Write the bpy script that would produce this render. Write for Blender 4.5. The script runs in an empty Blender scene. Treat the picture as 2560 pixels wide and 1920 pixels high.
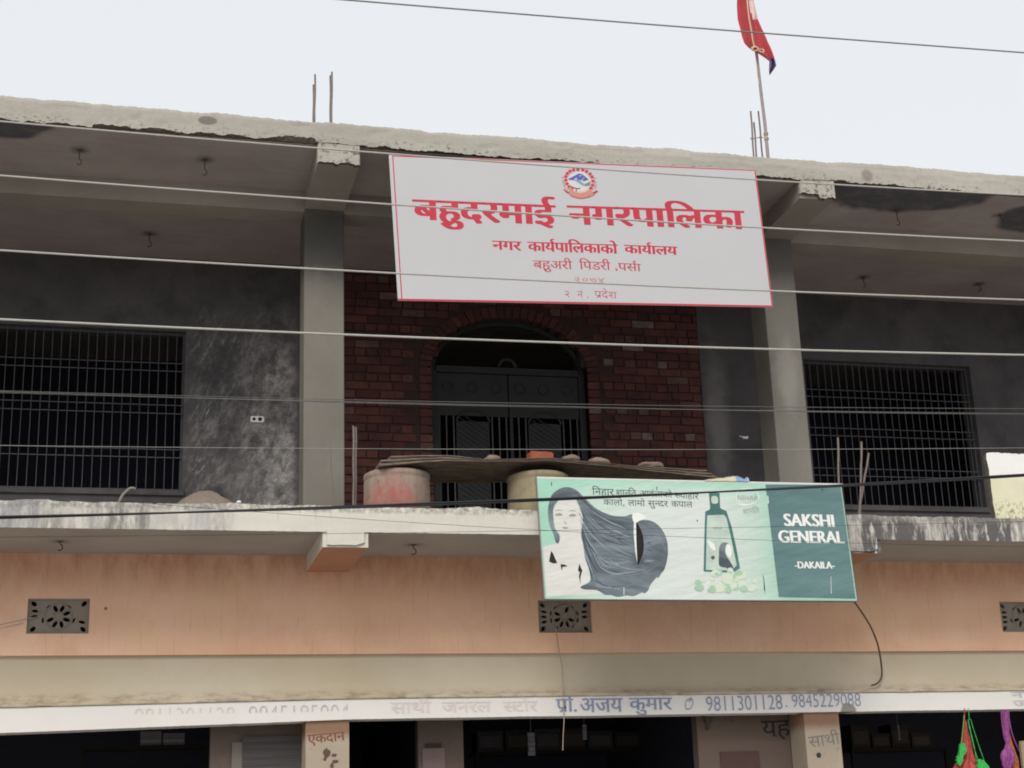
import bpy, bmesh, math, random
from mathutils import Vector, Matrix, noise as mnoise
from mathutils.geometry import tessellate_polygon
random.seed(7)
R_ = math.radians
S = bpy.context.scene
COL = S.collection

# ------------------------------------------------------------------ camera
FPX = 3824.5                       # focal length in photo pixels (2560 wide)
CZ = 1.55                          # eye height
_V1 = Vector((15620., 593., FPX)).normalized()
_V3 = Vector((-452., -12760., FPX)).normalized()
_Y = _V3.cross(_V1).normalized()
_Z = _V1.cross(_Y).normalized()
RC = Matrix((_V1, _Y, _Z)).transposed()      # camera(right,down,fwd) = RC @ world
cam = bpy.data.cameras.new('camera')
cam.sensor_width = 36.0
cam.lens = FPX / 2560 * 36.0
cam.clip_start = 0.05
cam.clip_end = 2000
camo = bpy.data.objects.new('camera', cam)
COL.objects.link(camo)
right, down, fwd = RC[0], RC[1], RC[2]
camo.matrix_world = Matrix(((right[0], -down[0], -fwd[0], 0), (right[1], -down[1], -fwd[1], 0),
                            (right[2], -down[2], -fwd[2], CZ), (0, 0, 0, 1)))
S.camera = camo

def ray(u, v): return RC.transposed() @ Vector((u - 1280, v - 960, FPX))
def at(u, v, y):
    d = ray(u, v); return d * (y / d.y) + Vector((0, 0, CZ))
def atz(u, v, z):
    d = ray(u, v); return d * ((z - CZ) / d.z) + Vector((0, 0, CZ))
def atp(u, v, p0, n):
    o = Vector((0, 0, CZ)); d = ray(u, v); return o + d * ((p0 - o).dot(n) / d.dot(n))

# ------------------------------------------------------------------ light
SUN_EL, SUN_AZ = 36.0, 205.0       # azimuth of the sun, degrees clockwise from +Y: behind the viewer, to the left
w = bpy.data.worlds.new('World'); S.world = w; w.use_nodes = True
wn = w.node_tree; bg = wn.nodes['Background']
sky = wn.nodes.new('ShaderNodeTexSky'); sky.sky_type = 'NISHITA'; sky.sun_disc = False
sky.sun_elevation = R_(SUN_EL); sky.sun_rotation = R_(SUN_AZ)
sky.air_density = 1.0; sky.dust_density = 6.0; sky.ozone_density = 1.0
hs = wn.nodes.new('ShaderNodeHueSaturation'); hs.inputs['Saturation'].default_value = 0.22
mxw = wn.nodes.new('ShaderNodeMix'); mxw.data_type = 'RGBA'
mxw.inputs[0].default_value = 0.7
mxw.inputs[7].default_value = (9.35, 9.62, 9.98, 1)     # thick bright haze
wn.links.new(sky.outputs[0], hs.inputs['Color'])
wn.links.new(hs.outputs[0], mxw.inputs[6])
wn.links.new(mxw.outputs[2], bg.inputs[0])
bg.inputs[1].default_value = 0.113
sun = bpy.data.lights.new('sun', 'SUN'); sun.energy = 1.45; sun.angle = R_(24); sun.color = (1, .93, .82)
suno = bpy.data.objects.new('sun', sun); COL.objects.link(suno)
sd = Vector((math.sin(R_(SUN_AZ)) * math.cos(R_(SUN_EL)), math.cos(R_(SUN_AZ)) * math.cos(R_(SUN_EL)), math.sin(R_(SUN_EL))))
suno.rotation_euler = sd.to_track_quat('Z', 'Y').to_euler()
S.view_settings.view_transform = 'Standard'; S.view_settings.look = 'None'
S.view_settings.exposure = 0.0; S.view_settings.gamma = 1.0
S.cycles.max_bounces = 8; S.cycles.filter_width = 1.9

# ------------------------------------------------------------------ node helpers
class NT:
    def __init__(s, name, rough=0.85, spec=0.25, metal=0.0):
        s.m = bpy.data.materials.new(name); s.m.use_nodes = True
        s.t = s.m.node_tree; s.b = s.t.nodes['Principled BSDF']
        s.b.inputs['Roughness'].default_value = rough
        s.b.inputs['Specular IOR Level'].default_value = spec
        s.b.inputs['Metallic'].default_value = metal
        s._pos = None
    def n(s, t, **k):
        x = s.t.nodes.new(t)
        for a, b in k.items(): setattr(x, a, b)
        return x
    def put(s, sock, v):
        if hasattr(v, 'links') or isinstance(v, bpy.types.NodeSocket): s.t.links.new(v, sock)
        else: sock.default_value = v
    def pos(s):
        if s._pos is None: s._pos = s.n('ShaderNodeNewGeometry').outputs['Position']
        return s._pos
    def mapped(s, scale=(1, 1, 1), rot=(0, 0, 0), loc=(0, 0, 0)):
        m = s.n('ShaderNodeMapping'); s.put(m.inputs['Vector'], s.pos())
        m.inputs['Scale'].default_value = scale; m.inputs['Rotation'].default_value = rot; m.inputs['Location'].default_value = loc
        return m.outputs[0]
    def tilted(s, size, deg):
        m = s.n('ShaderNodeMapping', vector_type='TEXTURE'); s.put(m.inputs['Vector'], s.pos())
        m.inputs['Scale'].default_value = size; m.inputs['Rotation'].default_value = (0, R_(deg), 0)
        return m.outputs[0]
    def noise(s, scale, detail=4, rough=.55, vec=None, dist=0.0):
        x = s.n('ShaderNodeTexNoise'); s.put(x.inputs['Vector'], vec if vec is not None else s.pos())
        x.inputs['Scale'].default_value = scale; x.inputs['Detail'].default_value = detail
        x.inputs['Roughness'].default_value = rough; x.inputs['Distortion'].default_value = dist
        return x.outputs['Fac']
    def ramp(s, fac, stops):
        r = s.n('ShaderNodeValToRGB'); s.put(r.inputs[0], fac)
        e = r.color_ramp.elements
        while len(e) < len(stops): e.new(0.5)
        for q, (p, c) in zip(e, stops):
            q.position = p; q.color = (c, c, c, 1) if not isinstance(c, tuple) else (*c[:3], 1)
        return r.outputs[0]
    def mix(s, fac, a, b, mode='MIX'):
        x = s.n('ShaderNodeMix', data_type='RGBA', blend_type=mode)
        s.put(x.inputs[0], fac)
        s.put(x.inputs[6], (*a, 1) if isinstance(a, tuple) and len(a) == 3 else a)
        s.put(x.inputs[7], (*b, 1) if isinstance(b, tuple) and len(b) == 3 else b)
        return x.outputs[2]
    def mth(s, op, a, b=0.0, clamp=False):
        x = s.n('ShaderNodeMath', operation=op, use_clamp=clamp); s.put(x.inputs[0], a); s.put(x.inputs[1], b)
        return x.outputs[0]
    def sep(s):
        x = s.n('ShaderNodeSeparateXYZ'); s.put(x.inputs[0], s.pos()); return x.outputs
    def mr(s, v, a, b, c=0.0, d=1.0, smooth=True):
        x = s.n('ShaderNodeMapRange', clamp=True, interpolation_type='SMOOTHSTEP' if smooth else 'LINEAR')
        for i, q in enumerate((v, a, b, c, d)): s.put(x.inputs[i], q)
        return x.outputs[0]
    def blob(s, cx, cy, rx, ry, axes=(0, 1), soft=.25, wob=.25, wscale=3.0):
        """1 inside a wobbly ellipse (a stain), 0 outside"""
        p = s.sep()
        a = s.mth('DIVIDE', s.mth('SUBTRACT', p[axes[0]], cx), rx); b = s.mth('DIVIDE', s.mth('SUBTRACT', p[axes[1]], cy), ry)
        d = s.mth('SQRT', s.mth('ADD', s.mth('MULTIPLY', a, a), s.mth('MULTIPLY', b, b)))
        d = s.mth('ADD', d, s.mth('MULTIPLY', s.mth('SUBTRACT', s.noise(wscale, 3), .5), wob * 2))
        return s.mr(d, 1.0 + soft, 1.0 - soft)
    def col(s, c): s.put(s.b.inputs['Base Color'], (*c, 1) if isinstance(c, tuple) and len(c) == 3 else c); return s
    def bump(s, h, strength=.4, dist=.01):
        x = s.n('ShaderNodeBump'); x.inputs['Strength'].default_value = strength; x.inputs['Distance'].default_value = dist
        s.put(x.inputs['Height'], h); s.t.links.new(x.outputs[0], s.b.inputs['Normal']); return s

def flat(name, c, rough=.7, var=.12, scale=9, spec=.25, metal=0.0):
    t = NT(name, rough, spec, metal)
    f = t.noise(scale, 4)
    t.col(t.mix(f, tuple(x * (1 - var) for x in c), tuple(min(1, x * (1 + var)) for x in c)))
    return t.m

MT = {}
def mats():
    # roof edge plaster: pale cement, pitted and chipped towards its lower edge
    t = NT('roof_edge_plaster', .92)
    p = t.sep()
    c = t.mix(t.ramp(t.noise(1.1, 5, .6), [(.3, 0.), (.72, 1.)]), (.365, .35, .305), (.455, .44, .39))
    c = t.mix(t.mth('MULTIPLY', t.noise(34, 4), .35), c, (.30, .28, .245))
    low = t.mr(p[2], 7.01, 6.90)
    pits = t.ramp(t.noise(30, 4, .65, t.mapped((1, 1, 1.7))), [(.56, 0.), (.62, 1.)])
    patch = t.ramp(t.noise(2.3, 3), [(.38, 0.), (.55, 1.)])
    c = t.mix(t.mth('MULTIPLY', t.mth('MULTIPLY', pits, low), patch), c, (.09, .075, .06))
    strk = t.ramp(t.noise(5, 5, .65, t.mapped((3.0, 1, .35))), [(.52, 0.), (.75, .55)])
    c = t.mix(t.mth('MULTIPLY', strk, t.mr(p[2], 7.12, 6.95, .9, .25)), c, (.30, .275, .235))
    c = t.mix(t.blob(.455, 7.022, .072, .036, (0, 2), .12, .12, 18), c, (.20, .18, .165))
    c = t.mix(t.mth('MULTIPLY', t.blob(6.07, 6.98, .05, .06, (0, 2), .3, .3, 14), .8), c, (.23, .20, .18))
    t.col(c); t.bump(t.noise(55, 5, .65), .5, .012); MT['roof_edge'] = t.m
    # rough broken concrete below the edge
    t = NT('broken_concrete', .95)
    t.col(t.mix(t.noise(40, 5), (.07, .058, .048), (.20, .165, .135))); t.bump(t.noise(60, 5), .9, .02); MT['rough'] = t.m
    # soffit of the roof
    t = NT('soffit_cement', .9)
    p = t.sep()
    c = t.mix(t.ramp(t.noise(1.5, 5, .6), [(.3, 0.), (.7, 1.)]), (.33, .285, .275), (.43, .38, .36))
    c = t.mix(t.mth('MULTIPLY', t.ramp(t.noise(5, 5, .65, t.mapped((.5, 3, 1))), [(.5, 0.), (.8, .5)]), 1.0), c, (.27, .235, .235))
    for b in ((6.42, 11.0, .92, .60), (-1.12, 11.05, .42, .36), (8.05, 11.5, .42, .36)):
        c = t.mix(t.mth('MULTIPLY', t.blob(*b, (0, 1), .10, .26, 2.6), t.mr(t.noise(7, 6, .7), .25, .6, .72, .95)), c, (.085, .085, .10))
    for hx, hy in ((-.512, 11.502), (.461, 11.517), (.056, 13.16), (6.6, 11.553), (7.62, 11.508), (7.087, 13.207), (8.39, 13.209)):
        c = t.mix(t.mth('MULTIPLY', t.blob(hx, hy, .06, .06, (0, 1), .8, .5, 20), .75), c, (.09, .08, .08))
    t.col(c); t.bump(t.noise(38, 4), .25, .008); MT['soffit'] = t.m
    # lower soffit (painted)
    t = NT('lower_soffit_plaster', .9)
    c = t.mix(t.ramp(t.noise(1.7, 5, .6), [(.3, 0.), (.7, 1.)]), (.37, .33, .30), (.46, .415, .38))
    c = t.mix(t.mth('MULTIPLY', t.noise(20, 4), .3), c, (.30, .27, .245))
    for hx, hy in ((-.508, 11.53), (2.114, 11.494)):
        c = t.mix(t.mth('MULTIPLY', t.blob(hx, hy, .06, .06, (0, 1), .8, .4, 25), .7), c, (.14, .11, .10))
    t.col(c); t.bump(t.noise(45, 4), .2, .006); MT['soffit_low'] = t.m
    # upper pillars
    t = NT('pillar_cement', .9); p = t.sep()
    c = t.mix(t.ramp(t.noise(1.9, 5, .6, t.mapped((1, 1, .6))), [(.3, 0.), (.7, 1.)]), (.165, .155, .135), (.235, .222, .195))
    c = t.mix(t.mth('MULTIPLY', t.noise(26, 4), .3), c, (.15, .138, .12))
    c = t.mix(t.mth('MULTIPLY', t.blob(5.60, 5.42, .10, .3, (0, 2), .6, .5, 9), .35), c, (.42, .40, .37))
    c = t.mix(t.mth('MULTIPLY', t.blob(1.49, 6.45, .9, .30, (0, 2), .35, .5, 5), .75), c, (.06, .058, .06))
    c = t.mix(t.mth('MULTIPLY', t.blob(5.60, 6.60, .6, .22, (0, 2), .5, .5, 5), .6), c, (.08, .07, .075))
    t.col(c); t.bump(t.noise(50, 4), .25, .006); MT['pillar'] = t.m
    t = NT('beam_cement', .9)
    c = t.mix(t.ramp(t.noise(1.7, 5, .6), [(.3, 0.), (.7, 1.)]), (.27, .245, .215), (.35, .32, .285))
    c = t.mix(t.mth('MULTIPLY', t.noise(24, 4), .3), c, (.21, .19, .165))
    t.col(c); t.bump(t.noise(50, 4), .25, .006); MT['beam'] = t.m
    # bracket noses, pale and chipped
    t = NT('bracket_nose_plaster', .92)
    c = t.mix(t.noise(6, 5, .65), (.34, .32, .28), (.45, .43, .38))
    c = t.mix(t.ramp(t.noise(26, 4, .65), [(.54, 0.), (.62, .9)]), c, (.14, .12, .10))
    t.col(c); t.bump(t.noise(60, 5), .6, .012); MT['nose'] = t.m
    # verandah wall: dark cement with white scrape marks
    t = NT('verandah_wall_cement', .92); p = t.sep()
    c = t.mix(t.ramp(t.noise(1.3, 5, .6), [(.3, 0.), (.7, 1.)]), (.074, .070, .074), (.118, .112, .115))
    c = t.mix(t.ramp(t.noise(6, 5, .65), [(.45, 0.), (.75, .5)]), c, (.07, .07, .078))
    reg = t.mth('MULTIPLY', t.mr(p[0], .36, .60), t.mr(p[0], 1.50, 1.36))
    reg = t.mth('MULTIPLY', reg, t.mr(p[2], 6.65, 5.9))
    scr = t.ramp(t.noise(8.5, 6, .76, t.tilted((.34, 1, 1.5), 25)), [(.535, 0.), (.59, .6), (.70, 1.)])
    big = t.ramp(t.noise(2.2, 4, .6, t.mapped(loc=(3.1, 0, 1.7))), [(.38, 0.), (.56, 1.)])
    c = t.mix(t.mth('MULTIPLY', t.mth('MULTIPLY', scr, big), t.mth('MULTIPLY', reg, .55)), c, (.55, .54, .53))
    fin = t.ramp(t.noise(40, 5, .75, t.tilted((.35, 1, 1.6), 32)), [(.53, 0.), (.68, .8)])
    c = t.mix(t.mth('MULTIPLY', t.mth('MULTIPLY', fin, reg), t.ramp(t.noise(3.1, 4, .6), [(.36, .08), (.58, .75)])), c, (.36, .355, .35))
    haze = t.blob(1.34, 5.15, .34, 1.15, (0, 2), .85, .9, 3.5)
    c = t.mix(t.mth('MULTIPLY', t.mth('MULTIPLY', haze, reg), t.ramp(t.noise(9, 9, .82, t.tilted((.75, 1, 1.1), 25)), [(.42, .05), (.53, .45), (.64, 1.)])), c, (.62, .60, .59))
    c = t.mix(t.mth('MULTIPLY', t.ramp(t.noise(5.5, 8, .8, t.tilted((.6, 1, 1.3), 25)), [(.50, 0.), (.58, .25), (.70, .6)]), reg), c, (.42, .41, .40))
    c = t.mix(t.ramp(t.noise(2.1, 7, .72, t.mapped(loc=(1, 0, 4))), [(.50, 0.), (.66, .75)]), c, (.052, .050, .052))
    c = t.mix(t.mth('MULTIPLY', t.blob(5.62, 5.45, .11, .65, (0, 2), .8, .6, 7), .55), c, (.28, .27, .27))
    t.col(c); t.bump(t.noise(40, 5), .35, .008); MT['vwall'] = t.m
    # bricks and mortar
    t = NT('red_brick', .92); g = t.n('ShaderNodeNewGeometry'); rnd = g.outputs['Random Per Island']
    c = t.ramp(rnd, [(0, (.090, .037, .034)), (.35, (.112, .043, .037)), (.65, (.14, .052, .042)), (.88, (.165, .068, .052)), (.95, (.17, .105, .085)), (1, (.27, .21, .185))])
    c = t.mix(t.ramp(t.noise(7, 6, .7), [(.42, .1), (.68, .85)]), c, (.055, .032, .034))
    t.col(c); t.bump(t.noise(45, 5), .5, .01); MT['brick'] = t.m
    MT['mortar'] = flat('dark_mortar', (.062, .038, .034), .95)
    # lower slab edge: white paint, black mould and a grey cement crust on top
    t = NT('weathered_white_paint', .9); p = t.sep()
    c = t.mix(t.noise(1.6, 4), (.58, .555, .50), (.69, .665, .60))
    lr = t.ramp(t.noise(3.0, 4, .6, t.mapped((1, 1, .2))), [(.46, 0.), (.56, 1.)])       # patches with upright edges
    amount = t.mth('ADD', t.mr(p[0], .75, .62, .0, .75, False), t.mr(p[0], 5.0, 5.5, .0, 1.9))
    amount = t.mth('ADD', amount, .05)
    strk = t.ramp(t.noise(10, 6, .72, t.mapped((2.2, 1, .5))), [(.34, 0.), (.58, 1.)])
    mould = t.mth('MULTIPLY', t.mth('MULTIPLY', strk, amount), t.mth('ADD', t.mth('MULTIPLY', lr, .62), .38), True)
    c = t.mix(t.mth('MULTIPLY', mould, .93), c, (.075, .072, .076))
    c = t.mix(t.mth('MULTIPLY', t.mth('MULTIPLY', t.mr(p[0], .64, .60), .35), t.ramp(t.noise(4, 3, .5, t.mapped((1, 1, .1))), [(.45, 0.), (.55, 1.)])), c, (.40, .40, .44))
    topm = t.mth('MULTIPLY', t.mr(p[2], 3.885, 3.925), t.ramp(t.noise(26, 5, .7), [(.36, 0.), (.60, 1.)]))
    c = t.mix(t.mth('MULTIPLY', topm, .85), c, (.20, .185, .16))
    drip = t.mth('MULTIPLY', t.ramp(t.noise(15, 4, .6, t.mapped((2.5, 1, .12))), [(.60, 0.), (.72, .6)]), t.mr(p[2], 3.80, 3.94))
    c = t.mix(drip, c, (.22, .20, .19))
    t.col(c); t.bump(t.noise(50, 5, .65), .45, .01); MT['low_edge'] = t.m
    t = NT('cement_crust', .95)
    t.col(t.mix(t.ramp(t.noise(38, 5, .7), [(.35, 0.), (.65, 1.)]), (.17, .155, .13), (.46, .43, .37))); t.bump(t.noise(60, 5), .8, .015); MT['crust'] = t.m
    # peach wall
    t = NT('peach_limewash', .9); p = t.sep()
    c = t.mix(t.ramp(t.noise(1.2, 5, .6, t.mapped((.8, 1, 1))), [(.32, 0.), (.68, 1.)]), (.72, .43, .29), (.82, .55, .40))
    c = t.mix(t.ramp(t.noise(2.0, 3, .5, t.mapped(loc=(5, 2, 1))), [(.45, 0.), (.7, .5)]), c, (.76, .52, .32))
    c = t.mix(t.ramp(t.noise(3.2, 6, .7, t.mapped((1, 1, .8))), [(.48, 0.), (.78, .55)]), c, (.64, .34, .215))
    fr_ = t.mth('FRACT', t.mth('ADD', t.mth('MULTIPLY', p[0], 8.6), t.mth('MULTIPLY', t.noise(.9, 3), 1.1)))
    line = t.mr(t.mth('ABSOLUTE', t.mth('SUBTRACT', fr_, .5)), .030, .006)
    c = t.mix(t.mth('MULTIPLY', line, t.ramp(t.noise(4.5, 5, .6), [(.46, 0.), (.66, .55)])), c, (.42, .21, .13))
    c = t.mix(t.mth('MULTIPLY', t.ramp(t.noise(6, 6, .7, t.mapped((1.6, 1, .5))), [(.36, .15), (.72, .7)]), t.mr(p[2], 3.38, 3.74)), c, (.40, .16, .095))  # shade under the floor slab painted in as streaky darkening towards the top
    c = t.mix(t.ramp(t.noise(3.7, 5, .65, t.mapped(loc=(9, 0, 1))), [(.70, 0.), (.715, .5)]), c, (.70, .56, .44))
    c = t.mix(t.blob(-.17, 3.355, .012, .012, (0, 2), .4, .3, 30), c, (.28, .09, .06))
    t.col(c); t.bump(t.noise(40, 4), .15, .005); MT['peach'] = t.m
    MT['peach_dark'] = flat('peach_paint', (.47, .235, .145), .9, .14, 5)
    # cream band
    t = NT('cream_paint', .88); p = t.sep()
    c = t.mix(t.ramp(t.noise(.8, 4, .55), [(.3, 0.), (.7, 1.)]), (.50, .435, .32), (.55, .49, .395))
    c = t.mix(t.ramp(t.noise(2.6, 6, .65), [(.42, 0.), (.75, .6)]), c, (.47, .395, .265))
    dirt = t.mth('MULTIPLY', t.mr(p[2], 2.745, 2.685), t.ramp(t.noise(9, 5, .7, t.mapped((.8, 1, 2.5))), [(.44, 0.), (.66, .7)]))
    c = t.mix(dirt, c, (.24, .175, .115))
    t.col(c); t.bump(t.noise(30, 4), .12, .005); MT['cream'] = t.m
    # white fascia
    t = NT('white_fascia_paint', .75); p = t.sep()
    c = t.mix(t.noise(2.2, 5), (.70, .68, .655), (.78, .765, .745))
    c = t.mix(t.mth('MULTIPLY', t.mr(p[2], 2.63, 2.665), t.ramp(t.noise(12, 5, .7, t.mapped((1, 1, 2))), [(.42, 0.), (.66, .7)])), c, (.50, .40, .30))
    c = t.mix(t.mth('MULTIPLY', t.ramp(t.noise(1.3, 4), [(.52, 0.), (.75, .4)]), .6), c, (.66, .60, .52))
    c = t.mix(t.blob(5.865, 2.515, .065, .055, (0, 2), .15, .35, 16), c, (.30, .29, .24))
    t.col(c); t.bump(t.noise(35, 4), .12, .004); MT['fascia'] = t.m
    # ground floor plaster, brown and cream
    t = NT('shop_pillar_paint', .88); p = t.sep()
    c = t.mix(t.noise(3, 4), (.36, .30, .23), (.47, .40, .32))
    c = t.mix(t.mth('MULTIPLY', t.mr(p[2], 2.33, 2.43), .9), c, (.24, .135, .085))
    c = t.mix(t.mth('MULTIPLY', t.ramp(t.noise(22, 4), [(.62, 0.), (.7, .6)]), .6), c, (.16, .12, .09))
    t.col(c); t.bump(t.noise(40, 4), .2, .006); MT['shop_pillar'] = t.m
    t = NT('shop_wall_paint', .88)
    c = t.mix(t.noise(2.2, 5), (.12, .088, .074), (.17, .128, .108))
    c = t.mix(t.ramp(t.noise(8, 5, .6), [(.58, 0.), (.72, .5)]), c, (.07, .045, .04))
    t.col(c); MT['shop_wall'] = t.m
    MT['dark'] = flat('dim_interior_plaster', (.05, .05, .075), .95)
    MT['grille'] = flat('grille_iron', (.085, .085, .10), .55, .25, 14, .4)
    MT['frame'] = flat('window_frame_paint', (.075, .075, .08), .6, .2, 8)
    t = NT('vent_cement', .92)
    c = t.mix(t.noise(8, 5), (.19, .165, .135), (.31, .275, .23)); t.col(c); t.bump(t.noise(60, 4), .3, .006); MT['vent'] = t.m
    MT['rebar'] = flat('rusty_steel', (.20, .165, .15), .75, .3, 40, .3)
    MT['iron'] = flat('hook_iron', (.09, .075, .07), .8)
    # signboard
    t = NT('signboard_sheet', .42, .35)
    c = t.mix(t.noise(1.2, 3), (.47, .465, .49), (.51, .505, .525)); p = t.sep()
    c = t.mix(t.mth('MULTIPLY', t.ramp(t.noise(3.5, 5, .65), [(.52, 0.), (.8, .4)]), .5), c, (.46, .44, .42))
    t.col(c); t.bump(t.noise(1.6, 2), .25, .03); MT['sign'] = t.m
    MT['sign_red'] = flat('sign_red_print', (.50, .038, .066), .5, .08, 3)
    MT['sign_red_thin'] = flat('sign_red_ink', (.47, .07, .09), .5, .08, 3)
    MT['steel'] = flat('grey_steel_tube', (.22, .21, .20), .5, .2, 10, .5, .6)
    for k, c in dict(em_blue=(.10, .12, .40), em_dark=(.07, .08, .22), em_pale=(.50, .53, .72), em_green=(.12, .27, .20), em_grey=(.26, .31, .42),
                     em_salmon=(.55, .24, .19), em_sand=(.62, .47, .36), em_brown=(.22, .11, .09), em_leaf=(.20, .24, .20), em_pink=(.64, .36, .38), em_white=(.58, .60, .60)).items():
        MT[k] = flat('emblem_' + {'em_blue': 'blue', 'em_dark': 'navy', 'em_pale': 'snow', 'em_green': 'green', 'em_grey': 'slate', 'em_salmon': 'salmon', 'em_sand': 'sand', 'em_brown': 'brown', 'em_leaf': 'leaf', 'em_pink': 'pink', 'em_white': 'white'}[k] + '_ink', c, .5, .06)
mats()

# ------------------------------------------------------------------ mesh helpers
class MB:
    def __init__(s): s.v = []; s.f = []; s.mi = []; s.sm = []
    def add(s, vs, fs, mi=0, sm=False):
        o = len(s.v); s.v += [Vector(x) for x in vs]
        for f in fs: s.f.append([i + o for i in f]); s.mi.append(mi); s.sm.append(sm)
        return s
    def box(s, x0, x1, y0, y1, z0, z1, mi=0, M=None, faces=None):
        vs = [Vector((x, y, z)) for z in (z0, z1) for y in (y0, y1) for x in (x0, x1)]
        if M is not None: vs = [M @ q for q in vs]
        fs = dict(b=(0, 2, 3, 1), t=(4, 5, 7, 6), f=(0, 1, 5, 4), k=(2, 6, 7, 3), l=(0, 4, 6, 2), r=(1, 3, 7, 5))
        return s.add(vs, [fs[k] for k in (faces or 'btfklr')], mi)
    def tube(s, pts, r, seg=8, mi=0, caps=True, r1=None):
        pts = [Vector(p) for p in pts]; n = len(pts); vs = []; 
        t0 = (pts[1] - pts[0]).normalized()
        up = Vector((0, 0, 1)) if abs(t0.z) < .9 else Vector((1, 0, 0))
        a = t0.cross(up).normalized()
        for i, p in enumerate(pts):
            t = (pts[min(i + 1, n - 1)] - pts[max(i - 1, 0)]).normalized()
            a = (a - t * a.dot(t)).normalized(); b = t.cross(a)
            q = r if r1 is None else r + (r1 - r) * i / (n - 1)
            for k in range(seg):
                h = 2 * math.pi * k / seg; vs.append(p + (a * math.cos(h) + b * math.sin(h)) * q)
        fs = [[i * seg + k, i * seg + (k + 1) % seg, (i + 1) * seg + (k + 1) % seg, (i + 1) * seg + k] for i in range(n - 1) for k in range(seg)]
        s.add(vs, fs, mi, True)
        if caps: s.add(vs[:seg][::-1], [list(range(seg))], mi); s.add(vs[-seg:], [list(range(seg))], mi)
        return s
    def lathe(s, prof, c, seg=32, mi=0):
        vs = [Vector((c[0] + r * math.cos(2 * math.pi * k / seg), c[1] + r * math.sin(2 * math.pi * k / seg), c[2] + z)) for r, z in prof for k in range(seg)]
        fs = [[i * seg + k, i * seg + (k + 1) % seg, (i + 1) * seg + (k + 1) % seg, (i + 1) * seg + k] for i in range(len(prof) - 1) for k in range(seg)]
        return s.add(vs, fs, mi, True)
    def prism(s, poly, y0, y1, mi=0):
        """poly: (x,z) outline, counter-clockwise seen from the street; front at y0"""
        n = len(poly); vs = [Vector((x, y0, z)) for x, z in poly] + [Vector((x, y1, z)) for x, z in poly]
        fs = [list(range(n)), list(range(2 * n - 1, n - 1, -1))] + [[(i + 1) % n, i, i + n, (i + 1) % n + n] for i in range(n)]
        return s.add(vs, fs, mi)
    def grid(s, rows, mi=0, sm=False):
        m = len(rows[0]); vs = [p for r in rows for p in r]
        fs = [[i * m + k, i * m + k + 1, (i + 1) * m + k + 1, (i + 1) * m + k] for i in range(len(rows) - 1) for k in range(m - 1)]
        return s.add(vs, fs, mi, sm)
    def build(s, name, mat, parent=None, loc=None):
        me = bpy.data.meshes.new(name)
        off = Vector(loc) if loc is not None else (root_loc(parent) if parent else Vector((0, 0, 0)))
        me.from_pydata([v - off for v in s.v], [], s.f)
        for m in (mat if isinstance(mat, (list, tuple)) else [mat]): me.materials.append(MT[m] if isinstance(m, str) else m)
        for p, a, b in zip(me.polygons, s.mi, s.sm): p.material_index = a; p.use_smooth = b
        me.update()
        o = bpy.data.objects.new(name, me); COL.objects.link(o)
        if parent: o.parent = parent
        else: o.location = off
        return o
def root_loc(o):
    v = Vector((0, 0, 0))
    while o: v += o.location; o = o.parent
    return v
def tag(o, label=None, cat=None, group=None, kind=None):
    if label: o['label'] = label
    if cat: o['category'] = cat
    if group: o['group'] = group
    if kind: o['kind'] = kind
    return o
def empty(name, loc, label, cat, group=None):
    o = bpy.data.objects.new(name, None); COL.objects.link(o); o.location = loc; o.empty_display_size = .2
    return tag(o, label, cat, group)
def nz(x, y=0., z=0.): return mnoise.noise(Vector((x, y, z)))
def smoothpoly(pts, k=6, closed=True):
    n = len(pts); out = []
    for i in range(n if closed else n - 1):
        p0, p1, p2, p3 = [Vector(pts[j % n] if closed else pts[max(0, min(n - 1, j))]) for j in (i - 1, i, i + 1, i + 2)]
        for q in range(k):
            t = q / k
            out.append(.5 * ((2 * p1) + (p2 - p0) * t + (2 * p0 - 5 * p1 + 4 * p2 - p3) * t * t + (3 * p1 - p0 - 3 * p2 + p3) * t ** 3))
    if not closed: out.append(Vector(pts[-1]))
    return out

# ------------------------------------------------------------------ lettering (font curves turned into flat meshes)
_G = {}
def _mesh(s, bold):
    c = bpy.data.curves.new('lettering', 'FONT'); c.body = s; c.size = 1.0; c.offset = bold; c.resolution_u = 4
    o = bpy.data.objects.new('lettering', c); COL.objects.link(o)
    dg = bpy.context.evaluated_depsgraph_get(); me = o.evaluated_get(dg).to_mesh()
    vs = [(v.co.x, v.co.y) for v in me.vertices]; fs = [list(p.vertices) for p in me.polygons]
    o.evaluated_get(dg).to_mesh_clear(); bpy.data.objects.remove(o); bpy.data.curves.remove(c)
    return vs, fs
def glyph(ch, bold):
    k = (ch, bold)
    if k not in _G:
        vs, fs = _mesh(ch, bold)
        if ord(ch) > 0x900: a, b = _mesh('न' + ch + 'न', bold)[0], _mesh('नन', bold)[0]
        else: a, b = _mesh('n' + ch + 'n', bold)[0], _mesh('nn', bold)[0]
        adv = max(p[0] for p in a) - max(p[0] for p in b)
        _G[k] = (vs, fs, adv)
    return _G[k]
def clip2(vs, fs, axis, lim, keep_less=True):
    bm = bmesh.new(); vv = [bm.verts.new((x, y, 0)) for x, y in vs]
    for f in fs:
        try: bm.faces.new([vv[i] for i in f])
        except ValueError: pass
    co = [0, 0, 0]; co[axis] = lim; no = [0, 0, 0]; no[axis] = 1
    bmesh.ops.bisect_plane(bm, geom=bm.verts[:] + bm.edges[:] + bm.faces[:], plane_co=co, plane_no=no, clear_outer=keep_less, clear_inner=not keep_less)
    bm.verts.index_update()
    r = [(v.co.x, v.co.y) for v in bm.verts], [[v.index for v in f.verts] for f in bm.faces]
    bm.free(); return r
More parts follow.
